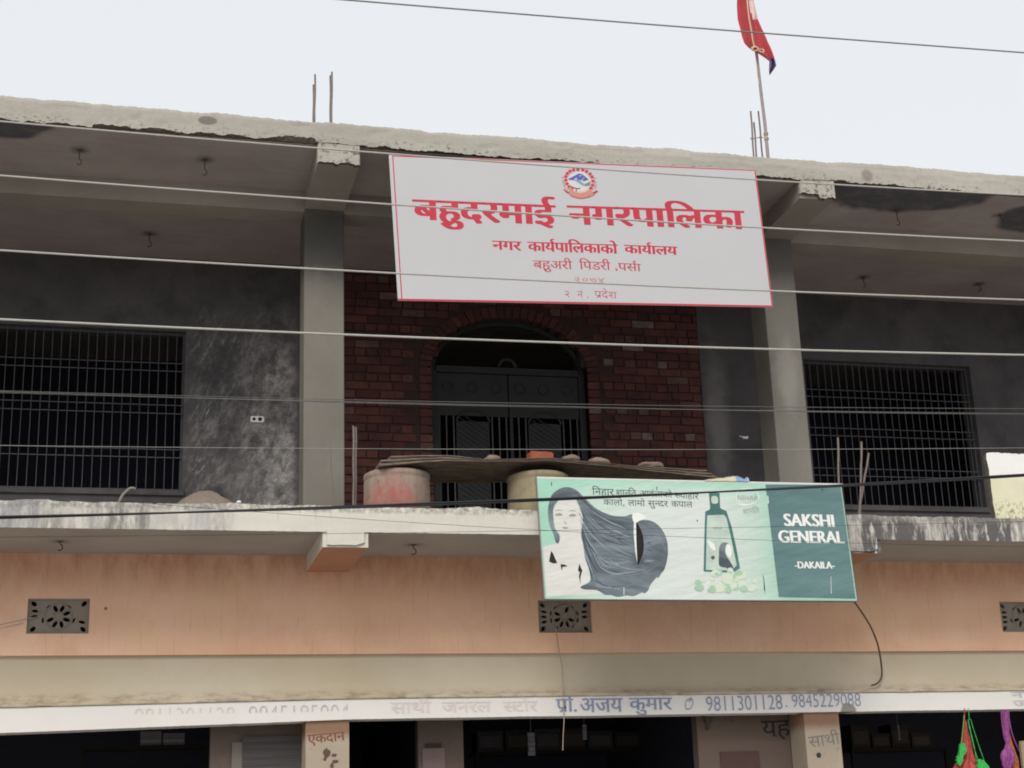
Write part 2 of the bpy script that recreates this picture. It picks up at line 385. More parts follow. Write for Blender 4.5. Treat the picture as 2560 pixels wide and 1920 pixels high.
def strip2(pts, wd):
    vs = []; n = len(pts)
    for i, p in enumerate(pts):
        a = Vector(pts[max(0, i - 1)]); b = Vector(pts[min(n - 1, i + 1)]); t = (b - a).normalized(); q = Vector((-t.y, t.x)) * wd / 2
        vs += [tuple(Vector(p) + q), tuple(Vector(p) - q)]
    return vs, [[2 * i + 1, 2 * i + 3, 2 * i + 2, 2 * i] for i in range(n - 1)]
def layout(s, bold=0.0):
    """'<' half form of the letter before, '^' a reph over it, '/' a rakar stroke on it"""
    V = []; F = []; pen = 0.0
    H = max(p[1] for p in glyph('न' if any(ord(c) > 0x900 for c in s) else 'H', bold)[0])
    def addm(vs, fs, dx):
        o = len(V); V.extend([(x + dx, y) for x, y in vs]); F.extend([[i + o for i in f] for f in fs])
    i = 0
    while i < len(s):
        ch = s[i]; nxt = s[i + 1] if i + 1 < len(s) else ''
        if ch == ' ': pen += .26; i += 1; continue
        if ch == '^':
            xs = pen - .09
            addm(*strip2([tuple(q) for q in smoothpoly([(xs, H - .01), (xs - .10, H + .10), (xs - .06, H + .21), (xs + .05, H + .22)], 5, False)], .065 + bold), 0); i += 1; continue
        if ch == '/':
            addm(*strip2([(pen - .10, .24), (pen - .22, .14), (pen - .37, -.01)], .07 + bold), 0); i += 1; continue
        vs, fs, adv = glyph(ch, bold)
        if nxt == '<':
            lim = max(p[0] for p in vs) - .14
            vs, fs = clip2(vs, fs, 0, lim); adv = lim - .005; i += 1
        addm(vs, fs, pen); pen += adv; i += 1
    return V, F, H
def lettering(items, mat, name, parent, n, lift=.0006):
    """items: (text, world pos of head-line left end, of its right end, letter height, bold, x-thicken[, ymax cut])"""
    n = Vector(n).normalized()
    for it in items:
        s, PL, PR, h, bold, thick = it[:6]; mb = MB()
        PL, PR = Vector(PL), Vector(PR)
        V, F, H = layout(s, bold)
        if len(it) > 6: V, F = clip2(V, F, 1, it[6] * H, False)
        x0, x1 = min(p[0] for p in V), max(p[0] for p in V)
        ex = (PR - PL).normalized(); ez = ex.cross(n); ez = (ez if ez.z > 0 else -ez).normalized()
        L = (PR - PL).length; sc = (L - thick) / (x1 - x0)
        reps = max(1, int(math.ceil(thick / .003))) if thick else 1
        for r in range(reps):
            dx = thick * r / max(1, reps - 1) if reps > 1 else 0
            mb.add([PL + ex * ((x - x0) * sc + dx) + ez * ((y - H) / H * h) + n * (lift + .00012 * r) for x, y in V], F)
        mb.build(name, mat, parent)

# ------------------------------------------------------------------ ground
tg = NT('dusty_ground', .95); tg.col(tg.mix(tg.noise(.6, 5), (.42, .395, .36), (.54, .51, .47))); tg.bump(tg.noise(9, 5), .3, .03)
gb = MB(); gb.add([(-400, -400, 0), (400, -400, 0), (400, 400, 0), (-400, 400, 0)], [(0, 1, 2, 3)])
tag(gb.build('ground', tg.m), kind='structure')
ta = NT('worn_asphalt', .9); ta.col(ta.mix(ta.noise(3, 5), (.20, .195, .185), (.30, .285, .265))); ta.bump(ta.noise(60, 4), .3, .01)
gb = MB(); gb.add([(-200, -3, .006), (200, -3, .006), (200, 7.5, .006), (-200, 7.5, .006)], [(0, 1, 2, 3)])
tag(gb.build('road', ta.m), kind='structure')

# ------------------------------------------------------------------ the building
X0, X1 = -4.6, 11.8
BP = empty('shop_building', (3.5, 12, 0), 'two storey concrete shop building with peach wall band and open upper verandah', 'building')
PX = [(-2.79, -2.46), (1.318, 1.651), (5.44, 5.755), (9.55, 9.87)]
RF = 11.05; RZ = 6.905       # roof slab front and soffit
LF = 10.95; LZ = 3.762       # floor slab front and soffit
YW = 13.75                   # verandah back wall

def xs_fine(a, b, fine, fa=-1.6, fb=8.4, coarse=.25):
    x = a; out = []
    while x < b: out.append(x); x += fine if fa < x < fb else coarse
    return out + [b]
# roof slab
mb = MB()
mb.box(X0, X1, RF + .055, 21, RZ, 7.06, 1)
rows = []
xs = xs_fine(X0, X1, .012)
def rtop(x): return 7.098 + .012 * math.cos((x - 3.2) * .45) * -1 + .018 * nz(x * 1.3, 4.2) + .014 * nz(x * 4.3, 1.1) + .012 * max(-.5, nz(x * 11, 6.1)) * max(.2, nz(x * .8, 2.) + .6) + .007 * nz(x * 33, 2.2)
def rbot(x): return RZ - .004 + .012 * nz(x * 2.1, 8.8) + .016 * max(-.3, nz(x * 11, 5.5)) + .013 * max(-.2, nz(x * 37, 3.3)) + (.034 if -.4 < x < 1.3 else 0) * max(0, nz(x * 5, .4) + .45)
NR = 9
for j in range(NR + 1):
    t = j / NR; r = []
    for x in xs:
        z = rbot(x) + (rtop(x) - rbot(x)) * t
        step = .010 if (t > .66 + .05 * nz(x * 2, 7.)) and x > 3.2 else 0
        am = max(0, nz(x * .9, 3.3) + .25); r.append((x, RF + .009 * nz(x * 1.7, z * 7, 2) + .006 * am * nz(x * 17, z * 24, 5) + .012 * max(0, nz(x * 6, z * 14, 9) - .28) * 2 + step + .003 * math.sin(min(1, max(0, (z - 6.98) * 60)) * 3.14) + .010 * (t > .95), z))
    rows.append(r)
mb.grid(rows, 0, True)
mb.grid([[(p[0], p[1], p[2]) for p in rows[-1]], [(p[0], RF + .10, p[2] + .012 * nz(p[0] * 14, 9.)) for p in rows[-1]], [(p[0], RF + .30, 7.07) for p in rows[-1]]], 0, True)
mb.grid([[(p[0], RF + .06, RZ + .004 + .008 * nz(p[0] * 20, 6.)) for p in rows[0]], [(p[0], RF + .03, RZ + .006 + .008 * nz(p[0] * 30, 3.)) for p in rows[0]], rows[0]], 2, False)
ROOF = mb.build('roof_slab', ['roof_edge', 'soffit', 'rough'], BP)
# hooks cast into the ceilings
def hook(parent, x, y, z, l=.16):
    m = MB(); pts = [(x, y, z + .01), (x, y, z - l * .55)] + [(x + .02 * math.sin(a), y, z - l * .55 - .025 + .025 * math.cos(a)) for a in (.8, 1.6, 2.4, 3.2, 4.)]
    m.tube(pts, .0045, 6); m.lathe([(.001, -.003), (.022, -.003), (.02, .0), (.001, .0)], (x, y, z), 12); m.build('ceiling_hook', 'iron', parent)
for hx, hy, l in ((-.512, 11.502, .14), (.461, 11.517, .16), (.056, 13.16, .14), (6.6, 11.553, .18), (7.62, 11.508, .05), (7.087, 13.207, .1), (8.39, 13.209, .05)): hook(ROOF, hx, hy, RZ, l)
def rebar(parent, p, q, r=.008):
    m = MB(); p, q = Vector(p), Vector(q); n = 24
    m.tube([p.lerp(q, i / n) + Vector((.0016 * math.sin(i * .7), .0, 0)) for i in range(n + 1)], r, 7); m.build('rebar', 'rebar', parent)
for u, v, y, zb in ((788, 186, 12.1, 7.05), (784, 212, 12.14, 7.05), (830, 180, 12.1, 7.05), (826, 189, 12.14, 7.05), (1877, 278, 12.1, 7.05), (1885, 306, 12.16, 7.05), (1896, 278, 12.2, 7.05)):
    t = at(u, v, y); b = Vector((at(u + (4 if u < 1890 else 10), 389, y).x, y, zb)) if u > 1500 else Vector((t.x - (.01 if u in (788, 830) else 0), y, zb))
    rebar(ROOF, b, t, .0085)
# upper cantilever brackets, beam, pillars
for i, (a, b) in enumerate(PX):
    m = MB()
    bt = 6.742; yf = RF + .004
    # body with tapered underside
    n = 14
    f = [(a, RF + .05), (b, RF + .05)]
    m.box(a, b, RF + .045, 12.0, bt, RZ + .002, 0)
    # nose: pale chipped plaster, lower edge ragged
    rows = []
    xs2 = [a - .004 + (b - a + .008) * k / 40 for k in range(41)]
    for j in range(9):
        t = j / 8; rows.append([(x, yf + .006 * nz(x * 9, j * .9) + (.025 if (k in (0, 40)) else 0), (bt + .018 * nz(x * 12, i) + .014 * nz(x * 31, i * 3.) + (.03 if i == 2 and x < a + .16 else 0)) + (RZ + .01 - bt) * t) for k, x in enumerate(xs2)])
    m.grid(rows, 1, True)
    m.grid([[(p[0], RF + .06, p[2] + .004) for p in rows[0]], rows[0]], 2, False)
    m.grid([[(a - .004, RF + .06, r[0][2]) for r in rows], [r[0] for r in rows]], 1); m.grid([[r[-1] for r in rows], [(b + .004, RF + .06, r[0][2]) for r in rows]], 1)
    m.build('roof_bracket', ['beam', 'nose', 'rough'], BP)
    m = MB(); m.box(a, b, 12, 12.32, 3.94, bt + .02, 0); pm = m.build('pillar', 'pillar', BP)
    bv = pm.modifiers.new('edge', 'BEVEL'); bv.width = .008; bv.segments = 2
m = MB()
for q in range(len(PX) + 1):
    xa = X0 if q == 0 else PX[q - 1][1]; xb = X1 if q == len(PX) else PX[q][0]
    m.box(xa, xb, 12.012, 12.27, 6.72, RZ + .002)
m.build('verandah_beam', 'beam', BP)

# floor slab
mb = MB(); mb.box(X0, X1, LF + .05, 21, LZ + .014, 3.93, 1)
xs = xs_fine(X0, X1, .012)
def ltop(x): return 3.952 + .006 * nz(x * 1.2, 2.) + .008 * nz(x * 9, 3.) + .007 * nz(x * 30, 4.) + .028 * max(0, nz(x * 2.2, 31.))
def lbot(x): return LZ - .004 + .003 * nz(x * 5, 1.) + .004 * min(0, nz(x * 24, 7.)) * -1
rows = []
for j in range(9):
    t = j / 8; rows.append([(x, LF + .004 * nz(x * 3, t * 3, 2) + (.007 + .010 * nz(x * 9, 3, 1.)) * (t > .8) + .012 * (t > .99), lbot(x) + (ltop(x) - lbot(x)) * t) for x in xs])
mb.grid(rows[:8], 0, True); mb.grid(rows[7:], 0, True)
mb.grid([rows[-1], [(p[0], LF + .06, p[2] + .012 * nz(p[0] * 17, 2.) + .004) for p in rows[-1]], [(p[0], LF + .15, 3.945 + .012 * nz(p[0] * 8, 5.)) for p in rows[-1]], [(p[0], LF + .3, 3.929) for p in rows[-1]]], 2, True)
mb.grid([[(p[0], LF + .055, LZ + .012) for p in rows[0]], [(p[0], LF + .03, p[2] + .006) for p in rows[0]], rows[0]], 3, False)
FLOOR = mb.build('floor_slab', ['low_edge', 'soffit_low', 'crust', 'rough'], BP)
hook(FLOOR, -.508, 11.53, LZ + .014, .035); hook(FLOOR, 2.114, 11.494, LZ + .014, .05)
for p, q in ((at(884, 1254, 11.6), at(884, 1065, 11.6)), (at(889, 1254, 11.62), at(890, 1068, 11.62)), (at(834, 1260, 11.6), at(824, 1100, 11.6)),
             (at(2098, 1300, 11.3), at(2095, 1094, 11.3)), (at(2150, 1290, 11.3), at(2154, 1104, 11.3)), (at(2146, 1288, 11.32), at(2172, 1133, 11.32))):
    d = (q - p).normalized(); rebar(FLOOR, p + d * ((3.92 - p.z) / d.z), q, .009 if p.x > 1.55 else .005)
for i, (a, b) in enumerate(PX):
    a2, b2 = a + .03, b + .03
    m = MB(); m.box(a2, b2, LF + .012, 12.0, 3.648, LZ + .016, 0, faces='fklrt')
    m.add([(a2, LF + .012, 3.648), (b2, LF + .012, 3.648), (b2, 12.0, 3.648), (a2, 12.0, 3.648)], [(0, 3, 2, 1)], 2)
    rows = []
    xs2 = [a2 + .028 + (b2 - a2 - .06) * k / 30 for k in range(31)]
    for j in range(6):
        t = j / 5; rows.append([(x, LF - .006 + .003 * nz(x * 8, j), 3.662 + .006 * nz(x * 20, i) + (.03 * max(0, (x - b2 + .09) / .09) if j == 0 else 0) + (LZ + .01 - 3.662) * t) for x in xs2])
    m.grid(rows, 1, True)
    m.grid([[(p[0], LF + .02, p[2]) for p in rows[0]], rows[0]], 3)
    m.grid([[(xs2[0], LF + .02, r[0][2]) for r in rows], [r[0] for r in rows]], 1); m.grid([[r[-1] for r in rows], [(xs2[-1], LF + .02, r[0][2]) for r in rows]], 1)
    m.build('floor_bracket', ['low_edge', 'low_edge', 'peach_dark', 'rough'], BP)

# verandah back wall: left plaster, right plaster, each with a barred window
def wall_holes(m, x0, x1, z0, z1, y0, y1, holes, mi=0):
    xsx = sorted({x0, x1, *[h[0] for h in holes], *[h[1] for h in holes]})
    for a, b in zip(xsx, xsx[1:]):
        hs_ = [h for h in holes if h[0] <= a + 1e-6 and h[1] >= b - 1e-6]
        if not hs_: m.box(a, b, y0, y1, z0, z1, mi)
        else:
            h = hs_[0]; m.box(a, b, y0, y1, z0, h[2], mi); m.box(a, b, y0, y1, h[3], z1, mi)
WIN = [(-1.47, .419, 4.686, 6.19), (6.609, 8.497, 4.67, 6.185)]
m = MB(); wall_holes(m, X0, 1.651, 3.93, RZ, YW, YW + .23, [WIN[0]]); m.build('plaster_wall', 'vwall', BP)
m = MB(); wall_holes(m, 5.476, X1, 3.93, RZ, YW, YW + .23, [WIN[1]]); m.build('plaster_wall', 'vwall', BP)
for x0, x1, z0, z1 in WIN:
    f = MB(); t = .022
    f.box(x0, x1, YW + .07, YW + .12, z1 - t, z1); f.box(x0, x1, YW + .07, YW + .12, z0, z0 + t)
    f.box(x0, x0 + t, YW + .071, YW + .119, z0 + t, z1 - t); f.box(x1 - t, x1, YW + .071, YW + .119, z0 + t, z1 - t)
    fo = f.build('window', 'frame', BP)
    g = MB(); n = 24; bw = .0034
    for k in range(1, n):
        x = x0 + (x1 - x0) * k / n + .003 * nz(k * 1.7); ti = .006 * nz(k * 3.1, z0); bo = .010 * max(0, nz(k * 1.9, z1) - .2); m5 = [Vector((x + ti * (q - 2) / 2 + bo * math.sin(q * .785), YW + .0365 - bo * .5 * math.sin(q * .785), z0 + .001 + (z1 - z0 - .002) * q / 4)) for q in range(5)]; g.tube(m5, bw * 1.15, 6)
    for fr in (.2, .25, .467, .52, .745, .795):
        z = z1 - (z1 - z0) * fr; g.box(x0 + .001, x1 - .001, YW + .0445, YW + .056, z - .0034, z + .0034)
    g.build('grille', 'grille', fo)
    s = MB(); s.box(x0 - .02, x1 + .02, YW - .03, YW - .003, z0 - .055, z0 - .006); s.build('sill', 'vwall', fo)
# brick wall with arched doorway
AX, AW, AZ, AH = 3.51, .775, 5.95, .527
def in_arch(x, z, g=0.): 
    return abs(x - AX) < AW + g and (z < AZ or ((x - AX) / (AW + g)) ** 2 + ((z - AZ) / (AH + g)) ** 2 < 1)
m = MB()
nb = 40
for k in range(nb):
    a = 1.651 + (5.476 - 1.651) * k / nb; b = 1.651 + (5.476 - 1.651) * (k + 1) / nb; c = (a + b) / 2
    zb = 3.93 if abs(c - AX) > AW else AZ + AH * math.sqrt(max(0, 1 - ((c - AX) / AW) ** 2))
    m.box(a, b, YW + .014, YW + .24, zb, RZ, 1)
rh = .083; z = 3.955; row = 0
while z < RZ - .02:
    x = 1.655 - (.0 if row % 2 else .12); stretcher = row % 3 != 1
    while x < 5.47:
        L = (.232 if stretcher else .113) + random.uniform(-.006, .006)
        a, b = max(x, 1.655), min(x + L - .012, 5.472)
        if b - a > .03 and not any(in_arch(q, zz, .13) for q in (a, (a + b) / 2, b) for zz in (z, z + .07)):
            j = random.uniform(-.005, .006); dz = random.uniform(-.004, .004)
            m.box(a, b, YW + j, YW + .02, z + dz, min(z + .069 + dz, RZ - .003))
        elif b - a > .03 and z > AZ - .2:
            pass
        x += L
    if z < AZ - .05:
        for sgn in (-1, 1):
            xa = AX + sgn * (AW + .006); xb = AX + sgn * (AW + .122); a, b = min(xa, xb), max(xa, xb)
            m.box(a, b, YW + random.uniform(-.004, .004), YW + .02, z, z + .069)
    z += rh; row += 1
for k in range(33):        # the arch ring
    th = math.pi * (k + .5) / 33; dth = math.pi / 33 * .43
    P = []
    for rr, tt in ((.004, th - dth), (.118, th - dth), (.118, th + dth), (.004, th + dth)): P.append((AX + (AW + rr) * math.cos(tt), AZ + (AH + rr) * math.sin(tt)))
    m.prism(P, YW - random.uniform(-.003, .012), YW + .02)
m.build('brick_wall', ['brick', 'mortar'], BP)
# the arched iron door
MT['door_plate'] = flat('dull_door_paint', (.032, .036, .037), .6, .25, 6, .3)
MT['door_rod'] = flat('flaking_door_rod', (.10, .10, .10), .6, .85, 38)
m = MB(); a, b = AX - AW, AX + AW
m.box(a, a + .06, YW + .10, YW + .16, 3.94, AZ); m.box(b - .06, b, YW + .10, YW + .16, 3.94, AZ); m.box(a + .06, b - .06, YW + .098, YW + .162, AZ - .02, AZ + .045)
DOOR = m.build('arched_door', 'door_plate', BP)
m = MB()
for k in range(24):
    t0, t1 = math.pi * k / 24, math.pi * (k + 1) / 24
    m.prism([(AX + AW * .995 * math.cos(t0), AZ + AH * .995 * math.sin(t0) + .045 * 0), (AX + AW * .995 * math.cos(t1), AZ + AH * .995 * math.sin(t1)), (AX + AW * .94 * math.cos(t1), AZ + AH * .92 * math.sin(t1)), (AX + AW * .94 * math.cos(t0), AZ + AH * .92 * math.sin(t0))][::-1], YW + .11, YW + .15)
m.build('fanlight', 'door_plate', DOOR); m = MB()
m.tube([(AX + .085 * math.cos(q * .2618), YW + .127, AZ + .055 + .085 * math.sin(q * .2618)) for q in range(13)], .018, 6)
m.build('fan_ring', 'door_plate', DOOR)
for sgn in (-1, 1):
    xa, xb = (AX - AW + .065, AX - .006) if sgn < 0 else (AX + .006, AX + AW - .065)
    m = MB(); wd = xb - xa
    # upper plate with round cut-outs, framed lower panel with raised diagonal ribs and an arched head, rods either side
    cs = [xa + wd * q for q in (.16, .5, .84)]
    z0, z1 = 5.50, 5.925
    m.box(xa, xb, YW + .118, YW + .128, z0, z1)
    for c in cs:
        m.tube([(c + .05 * math.cos(q * .3927), YW + .114, 5.79 + .05 * math.sin(q * .3927)) for q in range(17)], .008, 6)
    pa, pb = xa + wd * .27, xb - wd * .27
    m.box(pa, pb, YW + .135, YW + .142, 3.96, 5.45)
    for q in range(26):
        zz = 4.3 + q * .05; m.tube([(pa + .01, YW + .133, zz), (pb - .01, YW + .133, zz - .2)], .006, 5)
    m.tube([((pa + pb) / 2 + (pb - pa) / 2 * math.cos(q * .2618), YW + .118, 5.44 + .12 * math.sin(q * .2618)) for q in range(13)], .012, 6)
    m.box(xa, xb, YW + .117, YW + .145, 3.96, 4.02); m.box(xa, xa + .03, YW + .112, YW + .117, 3.96, z1 - .003)
    leaf = m.build('door_leaf', 'door_plate', DOOR)
    r = MB()
    for q in (.03, .13, .23, .77, .87, .97): r.tube([(xa + wd * q, YW + .128, 4.0), (xa + wd * q, YW + .128, 5.51)], .0075, 6)
    r.build('door_rods', 'door_rod', leaf)
# rooms behind the windows and the door
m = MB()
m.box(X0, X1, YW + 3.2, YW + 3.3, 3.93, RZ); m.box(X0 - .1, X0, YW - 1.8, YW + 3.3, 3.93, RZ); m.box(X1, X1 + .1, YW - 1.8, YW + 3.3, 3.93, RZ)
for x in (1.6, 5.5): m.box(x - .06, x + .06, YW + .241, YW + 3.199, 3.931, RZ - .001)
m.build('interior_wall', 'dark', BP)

# peach wall with the pierced vents, cream band, white fascia
VX = [(-.738, -.289), (3.226, 3.676), (7.417, 7.867)]; VZ = (3.166, 3.43)
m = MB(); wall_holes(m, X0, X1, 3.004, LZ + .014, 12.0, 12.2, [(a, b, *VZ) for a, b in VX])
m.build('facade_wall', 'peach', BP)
for i, (a, b) in enumerate(VX):
    cx, cz = (a + b) / 2, sum(VZ) / 2; yv = 12.026; m = MB(); rr = random.Random(11 + i * 7)
    holes = []
    def leaf(x, z, l, wd, ang):
        d = Vector((math.cos(R_(ang)), math.sin(R_(ang)))); q = Vector((-d.y, d.x))
        holes.append([Vector((x, z)) + d * (l * u_) + q * (wd * v_) for u_, v_ in ((-1, 0), (-.55, -.8), (.1, -1), (.7, -.7), (1, 0), (.7, .7), (.1, 1), (-.55, .8))])
    for k in range(8):
        if rr.random() < .25: continue
        th = 45 * k + 22.5; leaf(cx + .062 * math.cos(R_(th)), cz + .062 * math.sin(R_(th)), .030, .0155, th + rr.uniform(-12, 12))
    for k in range(10):
        th = 36 * k + 18
        if rr.random() < .22 or abs(math.sin(R_(th))) > .9: continue
        leaf(cx + .118 * math.cos(R_(th)), cz + .092 * math.sin(R_(th)) * 1.02, .023, .0085, th + 90 + rr.uniform(-15, 15))
    for sx in (-1, 1):
        for sz in (-1, 1):
            leaf(cx + sx * .182, cz + sz * .096, .026, .017, 45 * sx * sz)
        for k in (-1, 0, 1):
            if rr.random() < .8: leaf(cx + sx * .172, cz + k * .042, .027, .0125, 10 * k * sx + rr.uniform(-8, 8))
    out = [Vector((a, VZ[0])), Vector((b, VZ[0])), Vector((b, VZ[1])), Vector((a, VZ[1]))]
    loops = [out] + holes; tri = tessellate_polygon([[Vector((q.x, q.y, 0)) for q in l] for l in loops]); P = [Vector((q.x, yv, q.y)) for l in loops for q in l]
    m.add(P, [f if (P[f[1]] - P[f[0]]).cross(P[f[2]] - P[f[0]]).y < 0 else f[::-1] for f in tri])
    for h_ in holes: m.grid([[Vector((q.x, yv, q.y)) for q in h_ + h_[:1]], [Vector((q.x, yv + .05, q.y)) for q in h_ + h_[:1]]])
    for rad, wd in ((.098, .006), (.034, .005)):
        m.tube([(cx + rad * math.cos(q * .2244), yv - .001, cz + rad * math.sin(q * .2244)) for q in range(29)], wd, 6, 0, False)
    m.box(a, b, yv - .010, yv - .001, VZ[1] - .012, VZ[1] - .0005); m.box(a, b, yv - .010, yv - .001, VZ[0] + .0005, VZ[0] + .010)
    m.build('vent_block', 'vent', BP)
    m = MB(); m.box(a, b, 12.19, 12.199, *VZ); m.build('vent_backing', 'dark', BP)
# cream band, set back below the peach wall and running out to a lip above the fascia
prof = [(12.045, 3.02), (12.045, 2.93), (12.032, 2.80), (12.012, 2.715), (11.985, 2.688), (11.962, 2.672), (11.962, 2.655), (12.2, 2.655)]
m = MB(); xs = xs_fine(X0, X1, .05)
def fz(x): return .0 if x > 1.8 else -.0125 * (1.8 - max(x, -2.5))
m.grid([[(x, y + .002 * nz(x * 3, z), z + (fz(x) if z < 2.72 else fz(x) * max(0, (2.95 - z)) / .25 if z < 2.95 else 0) + .0025 * nz(x * 6, 3.) * (z < 2.7)) for x in xs] for y, z in prof][::-1], 0, True)
m.build('lintel_band', 'cream', BP)
m = MB(); rows = []
xs = xs_fine(X0, X1, .012)
def fb(x): return (2.501 if x > 1.7 else 2.501 - .0235 * (1.7 - max(x, -2.5))) + .003 * nz(x * 1.5, 3.) + .006 * max(0, nz(x * 13, 9.) - .25) + .002 * nz(x * 40, 2.)
for j in range(5):
    t = j / 4; rows.append([(x, 11.972 + .002 * nz(x * 5, j), fb(x) + (2.653 + fz(x) - fb(x)) * t) for x in xs])
m.grid(rows, 0, True); m.grid([[(x[0], 12.2, x[2]) for x in rows[0]], rows[0]], 0); 
FAS = m.build('fascia', 'fascia', BP)
MT['paint_blue'] = flat('blue_sign_paint', (.26, .30, .42), .8, .3, 25)
MT['paint_pale_red'] = flat('faded_red_paint', (.68, .61, .585), .8, .08, 20)
MT['paint_pale_blue'] = flat('faded_blue_paint', (.50, .51, .53), .8, .25, 20)
MT['paint_dark'] = flat('worn_black_paint', (.20, .19, .18), .8, .35, 25)
FY = 11.968
def on_f(u, v): return at(u, v, FY)
def zq(ox, oy, s): return lambda x, y: (ox + x / s, oy + y / s)
qa = zq(860, 1650, 2.458); qb = zq(1700, 1650, 2.572); qc = zq(0, 1650, 2.458)
def fl(q, x0, y0, x1, y1): return on_f(*q(x0, y0)), on_f(*q(x1, y1))
def mh(q, dy): return dy / (2.458 if q is not qb else 2.572) / 308.0
NY = (0, -1, 0)
lettering([('प/ो.', *fl(qa, 1300, 240, 1428, 238), mh(qa, 76), .0, .006), ('अजय', *fl(qa, 1448, 237, 1712, 234), mh(qa, 82), .0, .006), ('कुमार', *fl(qa, 1750, 234, 2015, 231), mh(qa, 72), .0, .006),
           ('9811301128', *fl(qb, 165, 236, 655, 224), mh(qb, 92), -.006, .003), (',', *fl(qb, 676, 268, 690, 268), mh(qb, 30), 0, 0), ('9845229088', *fl(qb, 716, 222, 1158, 214), mh(qb, 84), -.010, .002)], 'paint_blue', 'painted_lettering', FAS, NY)
m = MB()
c0 = on_f(*qb(58, 282))
for k, (rx, rz, wd) in enumerate(((.044, .056, .008),)):
    P = [c0 + Vector((rx * math.cos(q * .2618) * .8 + .012 * math.sin(q * .2618), 0, rz * .85 * math.sin(q * .2618))) for q in range(25)]
    m.add([p + Vector((0, -.001, 0)) for p in P] + [c0 + (p - c0) * .82 + Vector((0, -.001, 0)) for p in P], [[i, i + 1, i + 26, i + 25] for i in range(24)])
s2 = [c0 + Vector((x, -.0014, z)) for x, z in ((-.004, .02), (.022, .052), (.03, .048), (.004, .014))]; m.add(s2, [(0, 3, 2, 1)])
m.build('painted_ring', 'paint_blue', FAS)
lettering([('साथी', *fl(qa, 285, 262, 535, 256), mh(qa, 62), .0, .004), ('जनरल', *fl(qa, 600, 258, 905, 254), mh(qa, 60), .0, .004), ('स<टोर', *fl(qa, 975, 256, 1190, 252), mh(qa, 58), .0, .004)], 'paint_pale_red', 'faded_lettering', FAS, NY)
lettering([('9845185004', *fl(qc, 1530, 284, 2135, 272), mh(qc, 95), -.012, .0, .62)], 'paint_pale_blue', 'faded_lettering', FAS, NY)
lettering([('9811301128', *fl(qc, 830, 297, 1440, 288), mh(qc, 90), -.012, .0, .66)], 'paint_pale_red', 'faded_lettering', FAS, NY)
lettering([('नेपाल', *fl(qb, 2125, 206, 2420, 202), mh(qb, 38), .0, .006), ('ज', *fl(qb, 2140, 262, 2250, 260), mh(qb, 40), .0, .004)], 'paint_pale_blue', 'painted_lettering', FAS, NY)

# ground floor: pillars, recessed walls, dark shops
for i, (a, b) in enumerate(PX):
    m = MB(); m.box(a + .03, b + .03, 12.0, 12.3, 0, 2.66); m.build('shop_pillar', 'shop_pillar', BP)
MT['paint_rust'] = flat('rust_red_paint', (.21, .085, .055), .8, .35, 30)
lettering([('एकदान', at(768, 1838, 11.999), at(862, 1829, 11.999), .066, .0, .004)], 'paint_rust', 'painted_lettering', BP, NY)
lettering([('साथी', at(2020, 1843, 11.999), at(2098, 1833, 11.999), .085, .0, .003)], 'paint_dark', 'painted_lettering', BP, NY)
m = MB(); yb = 11.9975
def spot(u, v, rx, rz, k=14, wob=.2):
    c = at(u, v, yb); vs = [c + Vector((rx * (1 + wob * nz(q * 1.3, u)) * math.cos(2 * math.pi * q / k), 0, rz * (1 + wob * nz(q * 1.1, v)) * math.sin(2 * math.pi * q / k))) for q in range(k)]
    m.add(vs, [list(range(k))])
spot(2047, 1888, .022, .022, 16, .1)
m.build('painted_dot', flat('black_dot_paint', (.05, .042, .04), .8), BP)
m = MB(); spot(817, 1882, .030, .034, 20, .9); spot(835, 1888, .022, .012, 14, .8); spot(812, 1898, .012, .014)
yb = 11.9968; spot(838, 1904, .026, .013, 16, .5); spot(830, 1915, .014, .024)
m.build('paint_smear', flat('brown_stain', (.12, .075, .06), .8, .4, 30), BP)
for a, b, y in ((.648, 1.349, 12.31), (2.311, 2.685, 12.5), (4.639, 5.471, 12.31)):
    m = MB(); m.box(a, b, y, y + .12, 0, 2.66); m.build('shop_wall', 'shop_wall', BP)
lettering([('यह', at(1902, 1803, 12.308), at(1975, 1800, 12.308), .13, .0, .004)], flat('dim_black_paint', (.035, .028, .027), .8), 'painted_lettering', BP, NY)
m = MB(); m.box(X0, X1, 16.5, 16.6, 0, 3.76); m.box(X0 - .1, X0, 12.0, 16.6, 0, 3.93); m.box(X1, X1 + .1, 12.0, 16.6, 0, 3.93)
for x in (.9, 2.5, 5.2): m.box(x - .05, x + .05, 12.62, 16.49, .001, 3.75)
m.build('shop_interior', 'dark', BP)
m = MB(); m.box(X0, X1, 11.0, 16.7, .01, .25); m.build('plinth', flat('cement_floor', (.24, .22, .19), .9), BP)


# ------------------------------------------------------------------ the municipality signboard
SY = 10.985
TL, TR, BR, BL = (at(u, v, SY) for u, v in ((972, 387), (1889, 424), (1933, 768), (995, 751)))
SB = empty('signboard', (TL + TR) / 2, 'large white board with red lettering and a round emblem, hung below the roof edge', 'signboard')
def quadprism(m, q, y0, y1, mi=0):
    m.prism([(p.x, p.z) for p in q], y0, y1, mi)
m = MB(); quadprism(m, [BL, BR, TR, TL], SY, SY + .010); m.build('panel', 'sign', SB)
def bl(s, t): return (TL * (1 - s) + TR * s) * (1 - t) + (BL * (1 - s) + BR * s) * t
def stripq(m, s0, s1, t0, t1, lift=.0008):
    m.add([bl(s, t) + Vector((0, -lift, 0)) for s, t in ((s0, t1), (s1, t1), (s1, t0), (s0, t0))], [(0, 1, 2, 3)])
m = MB(); stripq(m, .0085, .0112, .004, .990); stripq(m, .0112, .9985, .003, .010); stripq(m, .996, .9995, .011, .988); stripq(m, .0, 1., .988, .9995)
m.build('red_border', 'sign_red', SB)
m = MB()
